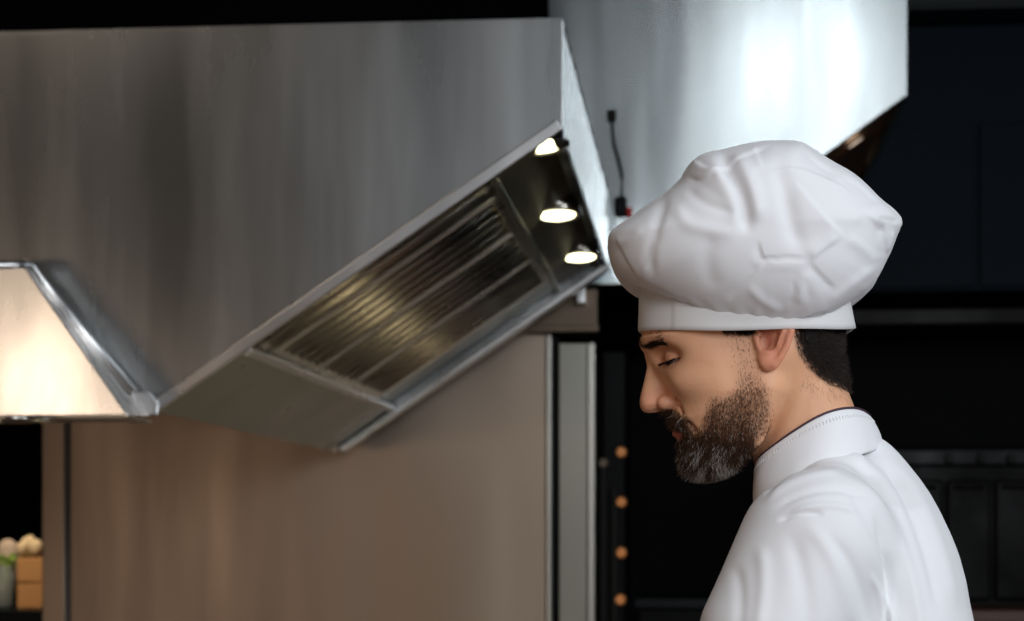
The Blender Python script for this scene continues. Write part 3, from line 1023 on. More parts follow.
def beard_mask(P):
    """density of beard, mirrored left and right, soft edges"""
    Pm = P.copy(); Pm[:, 2] = np.abs(Pm[:, 2])
    x, y = unproj(Pm)
    d = poly_sd(beard_poly, x, y)
    m = np.clip((d + 4) / 11, 0, 1)
    side = np.clip((392 - y) / 22, 0, 1)                  # sideburn thins out
    m *= 1 - .72 * side
    cheek = np.clip((y - 395) / 45, 0, 1) * np.clip((775 - x) / 30, .2, 1)
    m *= .45 + .55 * np.maximum(cheek, 0)
    m = np.where(P[:, 1] > 484, 0, m)
    under = (P[:, 0] > 753) & (P[:, 1] > 440)
    m = np.where(under, m * .4, m)
    return m


def seg_dist(P, pts):
    Pm = P.copy(); Pm[:, 2] = np.abs(Pm[:, 2]); d = np.full(len(P), 1e9)
    for a, b in zip(np.asarray(pts[:-1], float), np.asarray(pts[1:], float)):
        e = b - a; t = np.clip(((Pm - a) @ e) / (e @ e), 0, 1)
        d = np.minimum(d, np.linalg.norm(Pm - a - t[:, None] * e, axis=1))
    return d


lip = np.clip(1.35 - np.minimum(seg_dist(HV, UL) / 4.6, seg_dist(HV, LL) / 5.0) * .9, 0, 1) * (HV[:, 0] < 692)
lip = np.clip(lip * 2, 0, 1)
bm_ = beard_mask(HV) * (1 - lip)
base = np.array([.77, .42, .25]); 
col = np.repeat(base[None], len(HV), 0)
n1 = vnoise(HV, .06, 1)[:, None]; n2_ = vnoise(HV, .22, 2)[:, None]
col = col * (1 + .05 * n1 + .035 * n2_)
red = np.exp(-seg_dist(HV, [(643, 403, 0), (660, 402, 12)]) ** 2 / 160)[:, None]
col = col * (1 - red * np.array([.0, .16, .12]))
Pm = HV.copy(); Pm[:, 2] = np.abs(Pm[:, 2])
earm = np.clip((Pm[:, 2] - 72) / 8, 0, 1)[:, None] * ((Pm[:, 0] > 752) & (Pm[:, 0] < 800) & (Pm[:, 1] < 385))[:, None]
col = col * (1 - earm * np.array([.02, .22, .18]))
conch = np.exp(-(np.linalg.norm((Pm - np.array([766, 345, 76])) / np.array([9, 13, 12]), axis=1)) ** 2)[:, None]  # ear hollow: redness plus the shade of the recess, painted in
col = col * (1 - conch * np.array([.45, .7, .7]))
sock = np.exp(-(np.linalg.norm((Pm - np.array([664, 362, 38])) / np.array([17, 10, 20]), axis=1)) ** 2)[:, None]  # shade of the eye socket painted into the skin colour
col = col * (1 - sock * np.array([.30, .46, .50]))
bt = np.array([.20, .095, .055])
bb = np.clip(np.clip(bm_ * 1.0, 0, .88) * (1 + .25 * vnoise(HV, .35, 8)), 0, .9)[:, None]
col = col * (1 - bb) + bt * bb
col = col * (1 - lip[:, None]) + np.array([.50, .17, .12]) * lip[:, None]
hair_poly = [(795, 320), (797, 338), (801, 352), (809, 364), (818, 374), (830, 382), (846, 388), (862, 392), (862, 320)]
x_, y_ = unproj(Pm)
hd = poly_sd(hair_poly, x_, y_)
hm = np.clip((hd + 5) / 10, 0, 1)[:, None] * (Pm[:, 2] < 80)[:, None] * (1 - earm)
top = (HV[:, 1] < 325)[:, None] * (1 - earm)
hm = np.maximum(hm, top * (HV[:, 0] > 680)[:, None])
col = col * (1 - hm * .9) + np.array([.012, .010, .009]) * hm * .9

# ---- hands (below the frame, closed around nothing, resting before the apron)
def hand(side):
    wr = np.array([640., 862, 118 * side]); d = np.array([-1, .05, -.35 * side]); d /= np.linalg.norm(d)
    side_v = np.cross(d, [0, 1, 0]); side_v /= np.linalg.norm(side_v); side_v *= np.sign(side_v[2] * side + 1e-9) * -1
    g = Grid(430, 760, 790, 960, min(20 * side, 190 * side), max(20 * side, 190 * side), 3.0)
    o = g.chain([wr - d * 130, wr], [36, 27])
    pal = g.chain([wr, wr + d * 80], [26, 30]);
    pal = smin(g.chain([wr + side_v * 12, wr + d * 82 + side_v * 24], [17, 14]), g.chain([wr - side_v * 12, wr + d * 82 - side_v * 24], [17, 14]), 16)
    o = smin(o, pal, 14)
    for i, (off, ln) in enumerate(((33, 78), (11, 88), (-11, 82), (-32, 64))):
        k0 = wr + d * 82 + side_v * off
        k1 = k0 + (d * .85 + np.array([0, .45, 0])) * ln * .46
        k2 = k1 + (d * .45 + np.array([0, .85, 0])) * ln * .30
        k3 = k2 + (d * .10 + np.array([0, .95, 0])) * ln * .26
        o = smin(o, g.chain([k0 - d * 12, k1, k2, k3], [10.5, 9.5, 8.5, 7.2]), 3)
    t0_ = wr + d * 22 + side_v * 26; t1 = t0_ + d * 30 + side_v * 22 + np.array([0, 8, 0]); t2 = t1 + d * 32 + side_v * 2 + np.array([0, 14, 0])
    o = smin(o, g.chain([t0_, t1, t2], [15, 11.5, 9]), 6)
    return surface_nets(o, g.o, g.h)


chef = empty('person', (float(to_world([[860, 400, 0]])[0, 0]), YPER, 0))
tag(chef, 'bearded person in a white chef hat and white jacket, facing left and looking down', 'person')

M['skin'] = mat('skin', (.6, .35, .25), .48)
nt, b_ = nodes(M['skin'])
va = nt.nodes.new('ShaderNodeVertexColor'); va.layer_name = 'tint'
nt.links.new(va.outputs[0], b_.inputs['Base Color'])
b_.inputs['Subsurface Weight'].default_value = .12
b_.inputs['Subsurface Radius'].default_value = (.8, .3, .15)
b_.inputs['Subsurface Scale'].default_value = .008
b_.inputs['Specular IOR Level'].default_value = .4
bp1 = noise_bump(M['skin'], 420, .35, .0007)
noise_bump(M['skin'], 110, .22, .0014, prev=bp1)
body = obj('body', np_mesh('body', to_world(HV), HQ, col), M['skin'], chef)
for sd_ in (1, -1):
    v_, q_ = hand(sd_)
    obj('hand', np_mesh('hand', to_world(v_), q_, np.repeat(base[None], len(v_), 0)), M['skin'], chef)

# eyes
M['eye'] = mat('eye', (.7, .66, .6), .12)
nt, b_ = nodes(M['eye'])
va = nt.nodes.new('ShaderNodeVertexColor'); va.layer_name = 'tint'
nt.links.new(va.outputs[0], b_.inputs['Base Color'])
noise_rough(M['eye'], 60, .08, .16)
for s_ in (1, -1):
    bm = bmesh.new(); bmesh.ops.create_uvsphere(bm, u_segments=48, v_segments=32, radius=1)
    me_v = np.array([v.co[:] for v in bm.verts]); fc = [[v.index for v in f.verts] for f in bm.faces]; bm.free()
    me = bpy.data.meshes.new('eye')
    gaze = np.array([-.80, .55, .05 * s_]); gaze /= np.linalg.norm(gaze)
    dt = me_v @ gaze
    P = me_v * (12.0 + np.clip((dt - .9) / .1, 0, 1)[:, None] * .8) + np.array([EYE[0], EYE[1], EYE[2] * s_])
    me.from_pydata([tuple(p) for p in to_world(P)], [], fc)
    cc = np.where((dt > .80)[:, None], np.array([.035, .018, .010]), np.array([.14, .10, .085]))
    cc = np.where((dt > .97)[:, None], .003, cc)
    ca = me.color_attributes.new('tint', 'FLOAT_COLOR', 'POINT'); c4 = np.ones((len(P), 4), np.float32); c4[:, :3] = cc
    ca.data.foreach_set('color', c4.ravel())
    obj('eye', me, M['eye'], chef, smooth=True)


# ---- hair strands
def strands(name, roots, dirs, lens, rad, cols_, droop=None, seg=4, material=None, parent=None, jitter=.25):
    n = len(roots)
    d = dirs / np.linalg.norm(dirs, axis=1)[:, None]
    j = RNG.normal(size=(n, 3)) * jitter
    bend = j - (j * d).sum(1)[:, None] * d
    if droop is not None: bend = bend + droop
    ref = np.where(np.abs(d[:, :1]) < .8, np.array([[1., 0, 0]]), np.array([[0, 1., 0]]))
    a = np.cross(d, ref); a /= np.linalg.norm(a, axis=1)[:, None]; b = np.cross(d, a)
    V = np.zeros((n, seg, 3, 3)); C = np.zeros((n, seg, 3, 3))
    for k in range(seg):
        t = k / (seg - 1)
        c = roots + d * (lens * t)[:, None] + bend * (lens * t * t)[:, None]
        r = rad * (1 - .8 * t)
        for m_ in range(3):
            an = 2 * pi * m_ / 3
            V[:, k, m_] = c + (a * cos(an) + b * sin(an)) * r[:, None]
            C[:, k, m_] = cols_
    base_i = (np.arange(n) * seg * 3)[:, None]
    F = []
    for k in range(seg - 1):
        for m_ in range(3):
            m2 = (m_ + 1) % 3
            F.append(base_i + np.array([[k * 3 + m_, k * 3 + m2, (k + 1) * 3 + m2, (k + 1) * 3 + m_]]))
    F = np.concatenate(F)
    me = np_mesh(name, to_world(V.reshape(-1, 3)), F, C.reshape(-1, 3))
    o = obj(name, me, material, parent)
    return o


def sample(V, Q, n, wfun):
    A, B, C, D = (V[Q[:, k]] for k in range(4))
    ar = .5 * np.linalg.norm(np.cross(C - A, D - B), axis=1)
    w = ar * wfun((A + B + C + D) / 4)
    w = w / w.sum()
    f = RNG.choice(len(Q), n, p=w)
    s, t = RNG.random(n)[:, None], RNG.random(n)[:, None]
    return (A[f] * (1 - s) * (1 - t) + B[f] * s * (1 - t) + C[f] * s * t + D[f] * (1 - s) * t)


def lip_at(P):
    return np.clip((1.35 - np.minimum(seg_dist(P, UL) / 4.6, seg_dist(P, LL) / 5.0) * .9) * 2, 0, 1) * (P[:, 0] < 692)


M['hair'] = mat('hair', (.02, .015, .012), .45)
nt, b_ = nodes(M['hair'])
va = nt.nodes.new('ShaderNodeVertexColor'); va.layer_name = 'tint'
nt.links.new(va.outputs[0], b_.inputs['Base Color'])
b_.inputs['Specular IOR Level'].default_value = .15
noise_rough(M['hair'], 60, .38, .55)


def hcol(n, P, grey):
    c = np.array([.034, .016, .009])[None] * RNG.uniform(.6, 2.0, (n, 1))
    br = RNG.random(n) < .22
    c[br] = np.array([.11, .055, .03])
    g = RNG.random(n) < grey
    c[g] = np.array([.66, .62, .57]) * RNG.uniform(.4, 1.3, (g.sum(), 1))
    return c


# beard
nb = 30000
R_ = sample(HV, HQ, nb, lambda P: beard_mask(P) ** 1.3 * (1 - lip_at(P)) * (P[:, 2] > -70))
Nn = grad_at(R_)
x_, y_ = unproj(np.concatenate([R_[:, :2], np.abs(R_[:, 2:])], 1))
chin = np.clip((y_ - 425) / 40, 0, 1) * np.clip((760 - x_) / 30, 0, 1)
stache = np.clip((430 - y_) / 4, 0, 1) * np.clip((690 - x_) / 6, 0, 1)
down = np.array([[.12, 1., 0.]]) * np.ones((nb, 1)) * (1 - .45 * np.clip((y_ - 462) / 14, 0, 1))[:, None]
down[:, 0] = np.where(x_ > 700, .05, .15) - .25 * stache
dirs = Nn * (.22 + .12 * chin + .2 * stache)[:, None] + down * (.9)
lens = 1.7 + 4.2 * chin + 4.5 * stache + RNG.random(nb) * (1.4 + 2.5 * chin)
grey = np.clip(.03 + .44 * np.clip((y_ - 438) / 34, 0, 1) * np.clip((x_ - 676) / 14, 0, 1) * np.clip((752 - x_) / 30, 0, 1) + .03 * stache, 0, .8)
grey = np.clip(grey * np.clip(.75 + 1.3 * vnoise(R_, .4, 31), .1, 2.2), 0, .85)
strands('beard', R_, dirs, lens, np.full(nb, .13) + .07 * chin + .07 * stache + RNG.random(nb) * .05, hcol(nb, R_, grey), material=M['hair'], parent=chef, jitter=.35)

# eyebrows
ne = 1300
br_pts = np.array([L(641, 343, 9), L(647.5, 343.5, 22), L(656, 338, 36), L(669, 334, 47)])
for s_ in (1, -1):
    t = RNG.random(ne) ** .8 * 3; i_ = np.minimum(t.astype(int), 2); f_ = (t - i_)[:, None]
    P = br_pts[i_] * (1 - f_) + br_pts[i_ + 1] * f_
    P = P + RNG.normal(size=(ne, 3)) * np.array([1.0, 1.0, 1.5]) * (3.0 - .7 * t)[:, None] * .62
    for _ in range(6): P = P - grad_at(P) * field_at(P)[:, None]
    N_ = grad_at(P)
    d_ = N_ * .35 + np.array([.75, -.28, .35])
    d_[t < .6] += np.array([-.3, -.5, 0])
    P[:, 2] *= s_; d_[:, 2] *= s_
    c_ = np.array([.022, .014, .010])[None] * RNG.uniform(.6, 2.2, (ne, 1))
    strands('eyebrow', P, d_, 4 + RNG.random(ne) * 3.5, np.full(ne, .30), c_, material=M['hair'], parent=chef, jitter=.25)
# eyelashes
for s_ in (1, -1):
    n = 320
    th = np.linspace(0, 1, n)
    ang = radians(-8) + th * radians(88)      # around the lid edge from the inner to the outer side
    rr = 13.5
    us = EYE[0] - rr * np.cos(ang) * .99; ws = EYE[2] + rr * np.sin(ang) * .99
    vs = EYE[1] + .8 - (us - EYE[0]) * .34
    P = np.stack([us, vs, ws * s_], 1)
    d_ = np.stack([-np.cos(ang) * .9 - .2, np.full(n, .75), np.sin(ang) * .6 * s_], 1)
    strands('eyelashes', P, d_, 4.5 + RNG.random(n) * 3, np.full(n, .34), np.repeat([[.012, .009, .008]], n, 0), material=M['hair'], parent=chef, jitter=.12, droop=np.array([0, -.25, 0]))

# head hair: an undercoat shell and short strands
hsh = head + 0.
d2h = poly_sd([(797, 325), (800, 345), (806, 357), (815, 368), (827, 377), (842, 382), (870, 384), (870, 300), (797, 300)], G.U2, G.V2)[:, :, None]
shell = smax(head - 2.4, -d2h, 4) + 0 * A_
shell = np.maximum(shell, G.V - 392 + 0 * A_)
shell = np.maximum(shell, 316 - G.V + 0 * A_)
shell = smax(shell, np.where(G.V < 336 + 0 * A_, capin, -50 + 0 * capin), 1)
shell = np.maximum(shell, A_ - 84)
shell = smax(shell, -(ear - 2.0), 1.5)
sv, sq = surface_nets(shell.astype(np.float32), G.o, G.h)
sv = smooth(sv, sq, 1, .4)
hair = obj('hair', np_mesh('hair', to_world(sv), sq, np.repeat([[.010, .008, .008]], len(sv), 0)), M['hair'], chef)


def hw(P):
    Pm = P.copy(); Pm[:, 2] = np.abs(Pm[:, 2]); x, y = unproj(Pm)
    d = poly_sd(hair_poly, x, y)
    return np.clip((d + 4) / 8, 0, 1) * (Pm[:, 1] > 322) * (Pm[:, 2] < 84) * ~((Pm[:, 2] > 74) & (Pm[:, 0] < 800))


nh = 11000
R_ = sample(HV, HQ, nh, hw)
Nn = grad_at(R_)
dirs = Nn * .62 + np.array([.35, .75, 0])
x_, y_ = unproj(R_)
lens = 5 + RNG.random(nh) * 4
edge = poly_sd(hair_poly, x_, y_)
lens = np.where(edge < 5, 3.5 + RNG.random(nh) * 3, lens)
strands('hair_strands', R_, dirs, lens, np.full(nh, .28), np.array([.020, .015, .013])[None] * RNG.uniform(.4, 3.2, (nh, 1)), material=M['hair'], parent=hair, jitter=.3)
# temple hair showing below the hat, and fine nape hair
nt_ = 1400
tp = [(718, 322), (724, 330.5), (757, 332), (757, 322)]
R_ = sample(HV, HQ, nt_, lambda P: np.clip((poly_sd(tp, *unproj(np.concatenate([P[:, :2], np.abs(P[:, 2:])], 1))) + 2) / 3, 0, 1) * (np.abs(P[:, 2]) < 76))
strands('hair_strands', R_, grad_at(R_) * .2 + np.array([.5, .6, 0]), 4 + RNG.random(nt_) * 4, np.full(nt_, .26), np.repeat([[.014, .011, .010]], nt_, 0), material=M['hair'], parent=hair)
nn = 380
npy = [(808, 372), (835, 388), (850, 394), (846, 402), (820, 400), (800, 385)]
R_ = sample(HV, HQ, nn, lambda P: np.clip((poly_sd(npy, *unproj(np.concatenate([P[:, :2], np.abs(P[:, 2:])], 1))) + 4) / 8, 0, 1))
strands('hair_strands', R_, grad_at(R_) * .15 + np.array([-.1, .8, 0]), 3 + RNG.random(nn) * 3, np.full(nn, .09), np.repeat([[.03, .02, .015]], nn, 0), material=M['hair'], parent=hair, jitter=.5)
# ------------------------------------------------------------------ clothes
def ridge(x, y, pts, amp, wd, asym=0.0):
    """soft crease along a polyline in side view: gaussian across, tapering at the ends"""
    P = np.asarray(pts, float); best = np.full(x.shape, 1e9); tt = np.zeros(x.shape); sgn = np.zeros(x.shape)
    seg = np.linalg.norm(np.diff(P, axis=0), axis=1); tot = seg.sum(); cum = np.concatenate([[0], np.cumsum(seg)])
    for i in range(len(P) - 1):
        e = P[i + 1] - P[i]
        t = np.clip(((x - P[i, 0]) * e[0] + (y - P[i, 1]) * e[1]) / (e @ e), 0, 1)
        dx, dy = x - P[i, 0] - t * e[0], y - P[i, 1] - t * e[1]
        d = np.hypot(dx, dy); m = d < best
        best = np.where(m, d, best); tt = np.where(m, (cum[i] + t * seg[i]) / tot, tt)
        sgn = np.where(m, np.sign(e[0] * dy - e[1] * dx), sgn)
    s = best * sgn
    env = np.clip(np.minimum(tt / .22, (1 - tt) / .22), 0, 1); env = env * env * (3 - 2 * env)
    g = np.exp(-(s / wd) ** 2)
    if asym: g = g - asym * np.exp(-((s - 1.6 * wd) / (1.3 * wd)) ** 2)
    return amp * g * env


def step_fold(x, y, pts, amp, wd):
    """crease where the cloth changes plane: steep on one side, fading out on the other"""
    P = np.asarray(pts, float); best = np.full(x.shape, 1e9); tt = np.zeros(x.shape); sgn = np.zeros(x.shape)
    seg = np.linalg.norm(np.diff(P, axis=0), axis=1); tot = seg.sum(); cum = np.concatenate([[0], np.cumsum(seg)])
    for i in range(len(P) - 1):
        e = P[i + 1] - P[i]
        t = np.clip(((x - P[i, 0]) * e[0] + (y - P[i, 1]) * e[1]) / (e @ e), 0, 1)
        dx, dy = x - P[i, 0] - t * e[0], y - P[i, 1] - t * e[1]
        d = np.hypot(dx, dy); m = d < best
        best = np.where(m, d, best); tt = np.where(m, (cum[i] + t * seg[i]) / tot, tt)
        sgn = np.where(m, np.sign(e[0] * dy - e[1] * dx), sgn)
    s = best * sgn
    env = np.clip(np.minimum(tt / .25, (1 - tt) / .25), 0, 1); env = env * env * (3 - 2 * env)
    # roof-like: linear ramps meeting in a sharp edge
    r = 11.0 * wd
    return amp * env * np.clip(1 - np.abs(s) / np.where(s > 0, r, 2.2 * wd), 0, 1) ** 1.4


def pln(poly, it=2): return chaikin(poly, it, closed=False)


# cloth
M['cloth'] = mat('white_cotton', (.81, .825, .86), .8)
nt, b_ = nodes(M['cloth'])
b_.inputs['Sheen Weight'].default_value = .1
b_.inputs['Subsurface Weight'].default_value = .0
noise_bump(M['cloth'], 700, .10, .0004)
M['band'] = mat('white_band_cotton', (.72, .725, .73), .85)
noise_bump(M['band'], 800, .1, .0004)
M['piping'] = mat('dark_plum_piping', (.055, .025, .040), .6)
noise_bump(M['piping'], 900, .3, .0005)

# ---- jacket body as one field
J = Grid(560, 1030, 420, 1110, -258, 262, 2.8)
torso_poly = chaikin([(770, 492), (757, 503), (745, 530), (734, 570), (728, 640), (733, 760), (752, 900), (762, 1010), (762, 1090), (972, 1090), (968, 1000), (962, 900), (968, 800), (978, 720), (979, 660),
                      (966, 613), (958, 567), (941, 521), (922, 484), (901, 457), (884, 440), (872, 436), (845, 444), (805, 466)], 1)
Wt = np.interp(J.V2, [430, 455, 480, 510, 550, 620, 760, 900, 1000, 1100], [46, 58, 86, 132, 160, 170, 160, 150, 160, 172])
jk = J.infl(torso_poly, 92, Wt, np.abs(J.W), 0, 2.15)
yoke = J.chain([(830, 488, 44), (824, 502, 100), (818, 525, 150)], [30, 36, 48], np.abs(J.W))
jk = smin(jk, yoke, 26)
jk = smin(jk, J.chain([(770, 512, 30), (786, 496, 62), (822, 480, 72), (846, 472, 62)], [15, 17, 17, 17], np.abs(J.W)), 12)
arm_n = J.chain([(804, 547, 148), (765, 628, 165), (738, 742, 174), (722, 800, 172)], [68, 67, 58, 54])
arm_n2 = J.chain([(722, 800, 172), (690, 846, 144), (648, 860, 122)], [53, 44, 38])
jk = smin(jk, smin(arm_n, arm_n2, 20), 22)
arm_f = J.chain([(808, 547, -148), (784, 628, -165), (744, 742, -174), (722, 800, -172)], [64, 64, 57, 54])
jk = smin(jk, smin(arm_f, J.chain([(722, 800, -172), (690, 846, -144), (648, 860, -122)], [53, 44, 38]), 20), 22)
nk = J.infl(chaikin([(770, 400), (762, 500), (790, 520), (850, 500), (862, 440), (850, 400)], 1), 40, 44, np.abs(J.W))
jk = smax(jk, -nk, 3)
jv, jq = surface_nets(jk, J.o, J.h)
jv = smooth(jv, jq, 4, .5)
# finer mesh: split each quad once
def subdiv(V, Q):
    E = np.concatenate([Q[:, [k, (k + 1) % 4]] for k in range(4)]); Es = np.sort(E, 1)
    un, inv = np.unique(Es, axis=0, return_inverse=True); inv = inv.ravel()
    mid = (V[un[:, 0]] + V[un[:, 1]]) / 2; fc = V[Q].mean(1)
    n, m_, f = len(V), len(un), len(Q)
    e = inv.reshape(4, f) + n; c = np.arange(f) + n + m_
    NQ = np.concatenate([np.stack([Q[:, k], e[k], c, e[(k + 3) % 4]], 1) for k in range(4)])
    return smooth(np.concatenate([V, mid, fc]), NQ, 2, .5), NQ


jv, jq = subdiv(jv, jq)
jn = v_normals(jv, jq)
if ((jn * (jv - jv.mean(0))).sum(1)).mean() < 0: jn = -jn
xj, yj = unproj(np.stack([jv[:, 0], jv[:, 1], np.maximum(jv[:, 2], 0)], 1))
near = np.clip(jv[:, 2] / 30 + .4, 0, 1)
D = np.zeros(len(jv))
folds = [
    # radiating from the collar over the shoulder
    ([(764, 498), (776, 482), (795, 466), (815, 458)], -1.8, 3.5), ([(762, 506), (784, 486), (812, 474), (850, 470)], 1.4, 4),
    ([(770, 512), (800, 494), (840, 488), (878, 500)], -1.3, 4), ([(785, 516), (812, 506), (842, 506), (862, 516)], 1.2, 4),
    ([(776, 522), (800, 512), (826, 515)], -1.4, 3.5), ([(840, 452), (862, 462), (890, 486), (906, 520)], 1.3, 6),
    ([(868, 450), (893, 478), (914, 520), (930, 570), (938, 620)], -2.3, 6), ([(880, 448), (905, 476), (927, 515), (946, 570), (955, 621)], 1.6, 7),
    ([(850, 466), (880, 500), (902, 550), (916, 610), (922, 660)], 1.8, 7), ([(838, 474), (864, 510), (886, 560), (900, 625)], -1.8, 7),
    # armhole seam and sleeve
    ([(872, 505), (884, 540), (889, 575), (886, 610), (878, 660)], -2.6, 4.5), ([(880, 590), (889, 610), (893, 650)], 1.6, 3.5), ([(868, 570), (880, 600), (884, 640)], 1.2, 4),
    ([(800, 520), (826, 545), (845, 590), (856, 640)], 1.3, 9), ([(786, 524), (800, 560), (810, 620), (808, 680)], -1.5, 10),
    ([(760, 540), (765, 580), (757, 640)], 1.4, 8), ([(735, 560), (742, 600), (736, 650)], -1.2, 7), ([(825, 530), (852, 566), (868, 612), (872, 660)], -1.3, 7),
]
for pts, a_, w_2 in folds: D += ridge(xj, yj, pln(pts), a_ * 1.5, w_2 * .9)
D *= near
D += vnoise(jv * np.array([1, .45, 1]), .045, 5) * .9 + vnoise(jv * np.array([1, .5, 1]), .11, 6) * .30
Dl = vnoise(jv * np.array([.6, 1.2, .6]), .07, 9) * 3.0 * np.clip((jv[:, 1] - 690) / 60, 0, 1)
jv = jv + jn * (D + Dl)[:, None]
jacket = obj('chef_jacket', np_mesh('chef_jacket', to_world(jv), jq), M['cloth'], chef)
jacket['label'] = 'white chef jacket with a stand collar'

# ---- stand collar
# rim and base curves: near side as seen, mirrored to the far side
rim = pln([(758.5, 466, 0), (757, 464, 20), (760, 458, 38), (773, 447.5, 52), (791, 434.5, 60), (816, 419, 63), (834, 412, 59), (850, 409.8, 46), (860, 411.5, 28), (867, 416, 10), (869, 418, 0)], 2)
bas = pln([(757, 520, 0), (756.5, 516, 24), (761, 506, 46), (776, 491, 64), (797, 476, 76), (820, 467, 82), (843, 460, 77), (860, 455, 60), (872, 451, 36), (879, 448, 14), (881, 448, 0)], 2)


def as_body(pts):
    o = np.array([L(p[0], p[1], p[2]) for p in pts]); return o


def resample(P, n):
    s = np.concatenate([[0], np.cumsum(np.linalg.norm(np.diff(P, axis=0), axis=1))]); t = np.linspace(0, s[-1], n)
    return np.stack([np.interp(t, s, P[:, k]) for k in range(3)], 1)


NR = 120
ra, ba = resample(as_body(rim), NR), resample(as_body(bas), NR)
mir = np.array([1, 1, -1])
ra = np.concatenate([ra, (ra * mir)[-2:0:-1]]); ba = np.concatenate([ba, (ba * mir)[-2:0:-1]])
n = len(ra)
NT = 16
th_ = 1.7
cen = (ra.mean(0) + ba.mean(0)) / 2


def coll(t, side):
    """point rows at height fraction t, side +1 outer / -1 inner"""
    P = ra * (1 - t) + ba * t
    r = P - cen; r[:, 1] = 0; r /= np.linalg.norm(r, axis=1)[:, None]
    bulge = 2.2 * sin(pi * t) 
    wr = vnoise(P * np.array([1, .3, 1]), .16, 11) * .55 * t + vnoise(P, .07, 12) * .5
    return P + r * (side * th_ + bulge + wr)[:, None] if np.ndim(wr) else P


rows = [coll(t, 1) for t in np.linspace(1, 0, NT)]
r0 = ra - cen; r0[:, 1] = 0; r0 /= np.linalg.norm(r0, axis=1)[:, None]
rows.append((rows[-1] + coll(0, -1)) / 2 + np.array([0, -1.3, 0]))
rows += [coll(t, -1) for t in np.linspace(0, 1, NT)]
V = np.concatenate(rows); m_ = len(rows)
F = []
for j in range(m_ - 1):
    i = np.arange(n); F.append(np.stack([j * n + i, j * n + (i + 1) % n, (j + 1) * n + (i + 1) % n, (j + 1) * n + i], 1))
F.append(np.stack([(m_ - 1) * n + i, (m_ - 1) * n + (i + 1) % n, (i + 1) % n, i], 1))
collar = obj('collar', np_mesh('collar', to_world(V), np.concatenate(F)), M['cloth'], jacket)
bm = bmesh.new()
edge = to_world(rows[NT] + np.array([0, -.5, 0]))
pts = [Vector(p) for p in edge]; pts.append(pts[0]); pts.append(pts[1])
add_tube(bm, pts, 1.35 * SC, 8, caps=False)
pp_ = obj('collar_piping', bm, M['piping'], collar, smooth=True); pp_['label'] = 'dark plum piping'
# stitches below the piping
bm = bmesh.new()
r2_, r3_ = coll(.10, 1.25), coll(.17, 1.25)
P2 = to_world(r2_); P3 = to_world(r3_)
for i in range(0, n, 2):
    add_tube(bm, [Vector(P2[i]), Vector(P3[i])], .35 * SC, 5)
obj('stitching', bm, M['band'], collar)

# ---- chef hat
# band
NB = 200
ph = np.linspace(0, 2 * pi, NB, endpoint=False)
cu, au = (638.4 + 854.4) / 2, (854.4 - 638.4) / 2 - 2.4
def band_row(t, thick):
    """t 0 bottom .. 1 top"""
    a0_ = au - 3.5 * t + thick; c0 = cu - 2.5 * t
    w = (88 - 2 * t + thick) * np.sin(ph)
    u = c0 - a0_ * np.cos(ph) * (1 - 0.0 * t)
    u = np.where(np.cos(ph) < 0, u - 4.0 * t, u + 1.5 * t)
    v = 329.2 + 9.3 * np.abs(np.sin(ph)) * (1 + .0 * t) - 58 * t + .5 * np.sin(ph * 5 + 1)
    wob = .7 * np.sin(ph * 3 + .7 + t) + .5 * np.sin(ph * 7 + 2 * t)
    return np.stack([u - wob * np.cos(ph), v, w + wob * np.sin(ph)], 1)


def step(ph_):   # overlap seam near the front
    s = (ph_ > radians(47)) & (ph_ < radians(180)); return s * .9


rows = []
for t in np.linspace(0, 1, 12): rows.append(band_row(t, 2.2 + step(ph)))
for t in np.linspace(1, 0, 12): rows.append(band_row(t, .3))
V = np.concatenate(rows); m_ = len(rows); i = np.arange(NB)
F = [np.stack([j * NB + i, j * NB + (i + 1) % NB, ((j + 1) % m_) * NB + (i + 1) % NB, ((j + 1) % m_) * NB + i], 1) for j in range(m_)]
hat = None
# crown: star shaped around its middle, outline and depth set by direction
hat_out = chaikin([(608, 233), (607, 249), (613, 266), (627, 279), (641, 284), (668, 296), (707, 311), (746, 317), (781, 319), (824, 313), (848, 300), (872, 283), (884, 261), (891, 246), (895, 235), (900.5, 223.5), (892, 212),
                   (879, 202), (863, 184.5), (848, 172), (832, 163), (809, 147), (798, 141.3), (778, 140.8), (758, 141.5), (738, 145), (723, 149), (708, 151.5), (695.5, 157), (686, 168), (680, 179), (668, 190), (641, 208), (613, 227)], 1)
hc = np.array([756., 238.])
bm = bmesh.new(); bmesh.ops.create_icosphere(bm, subdivisions=7, radius=1)
dv = np.array([v.co[:] for v in bm.verts]); tri = np.array([[v.index for v in f.verts] for f in bm.faces]); bm.free()
al = np.arctan2(dv[:, 1], dv[:, 0]); cb_ = np.hypot(dv[:, 0], dv[:, 1])
# radius of the outline by angle
aa = np.linspace(-pi, pi, 1441); Rr = np.zeros(len(aa))
PO = hat_out - hc
for a, b in zip(PO, np.roll(PO, -1, 0)):
    e = b - a; cx, sx = np.cos(aa), np.sin(aa); den = cx * e[1] - sx * e[0]
    t = (a[0] * e[1] - a[1] * e[0]) / np.where(np.abs(den) < 1e-9, 1e-9, den)
    s = (a[0] * sx - a[1] * cx) / np.where(np.abs(den) < 1e-9, 1e-9, den)
    ok = (t > 0) & (s >= -1e-6) & (s <= 1 + 1e-6); Rr = np.where(ok, np.maximum(Rr, t), Rr)
kk = np.exp(-np.linspace(-2, 2, 9) ** 2); kk /= kk.sum(); Rr[4:-4] = np.convolve(Rr, kk, 'same')[4:-4]
R2 = np.interp(al, aa, Rr)
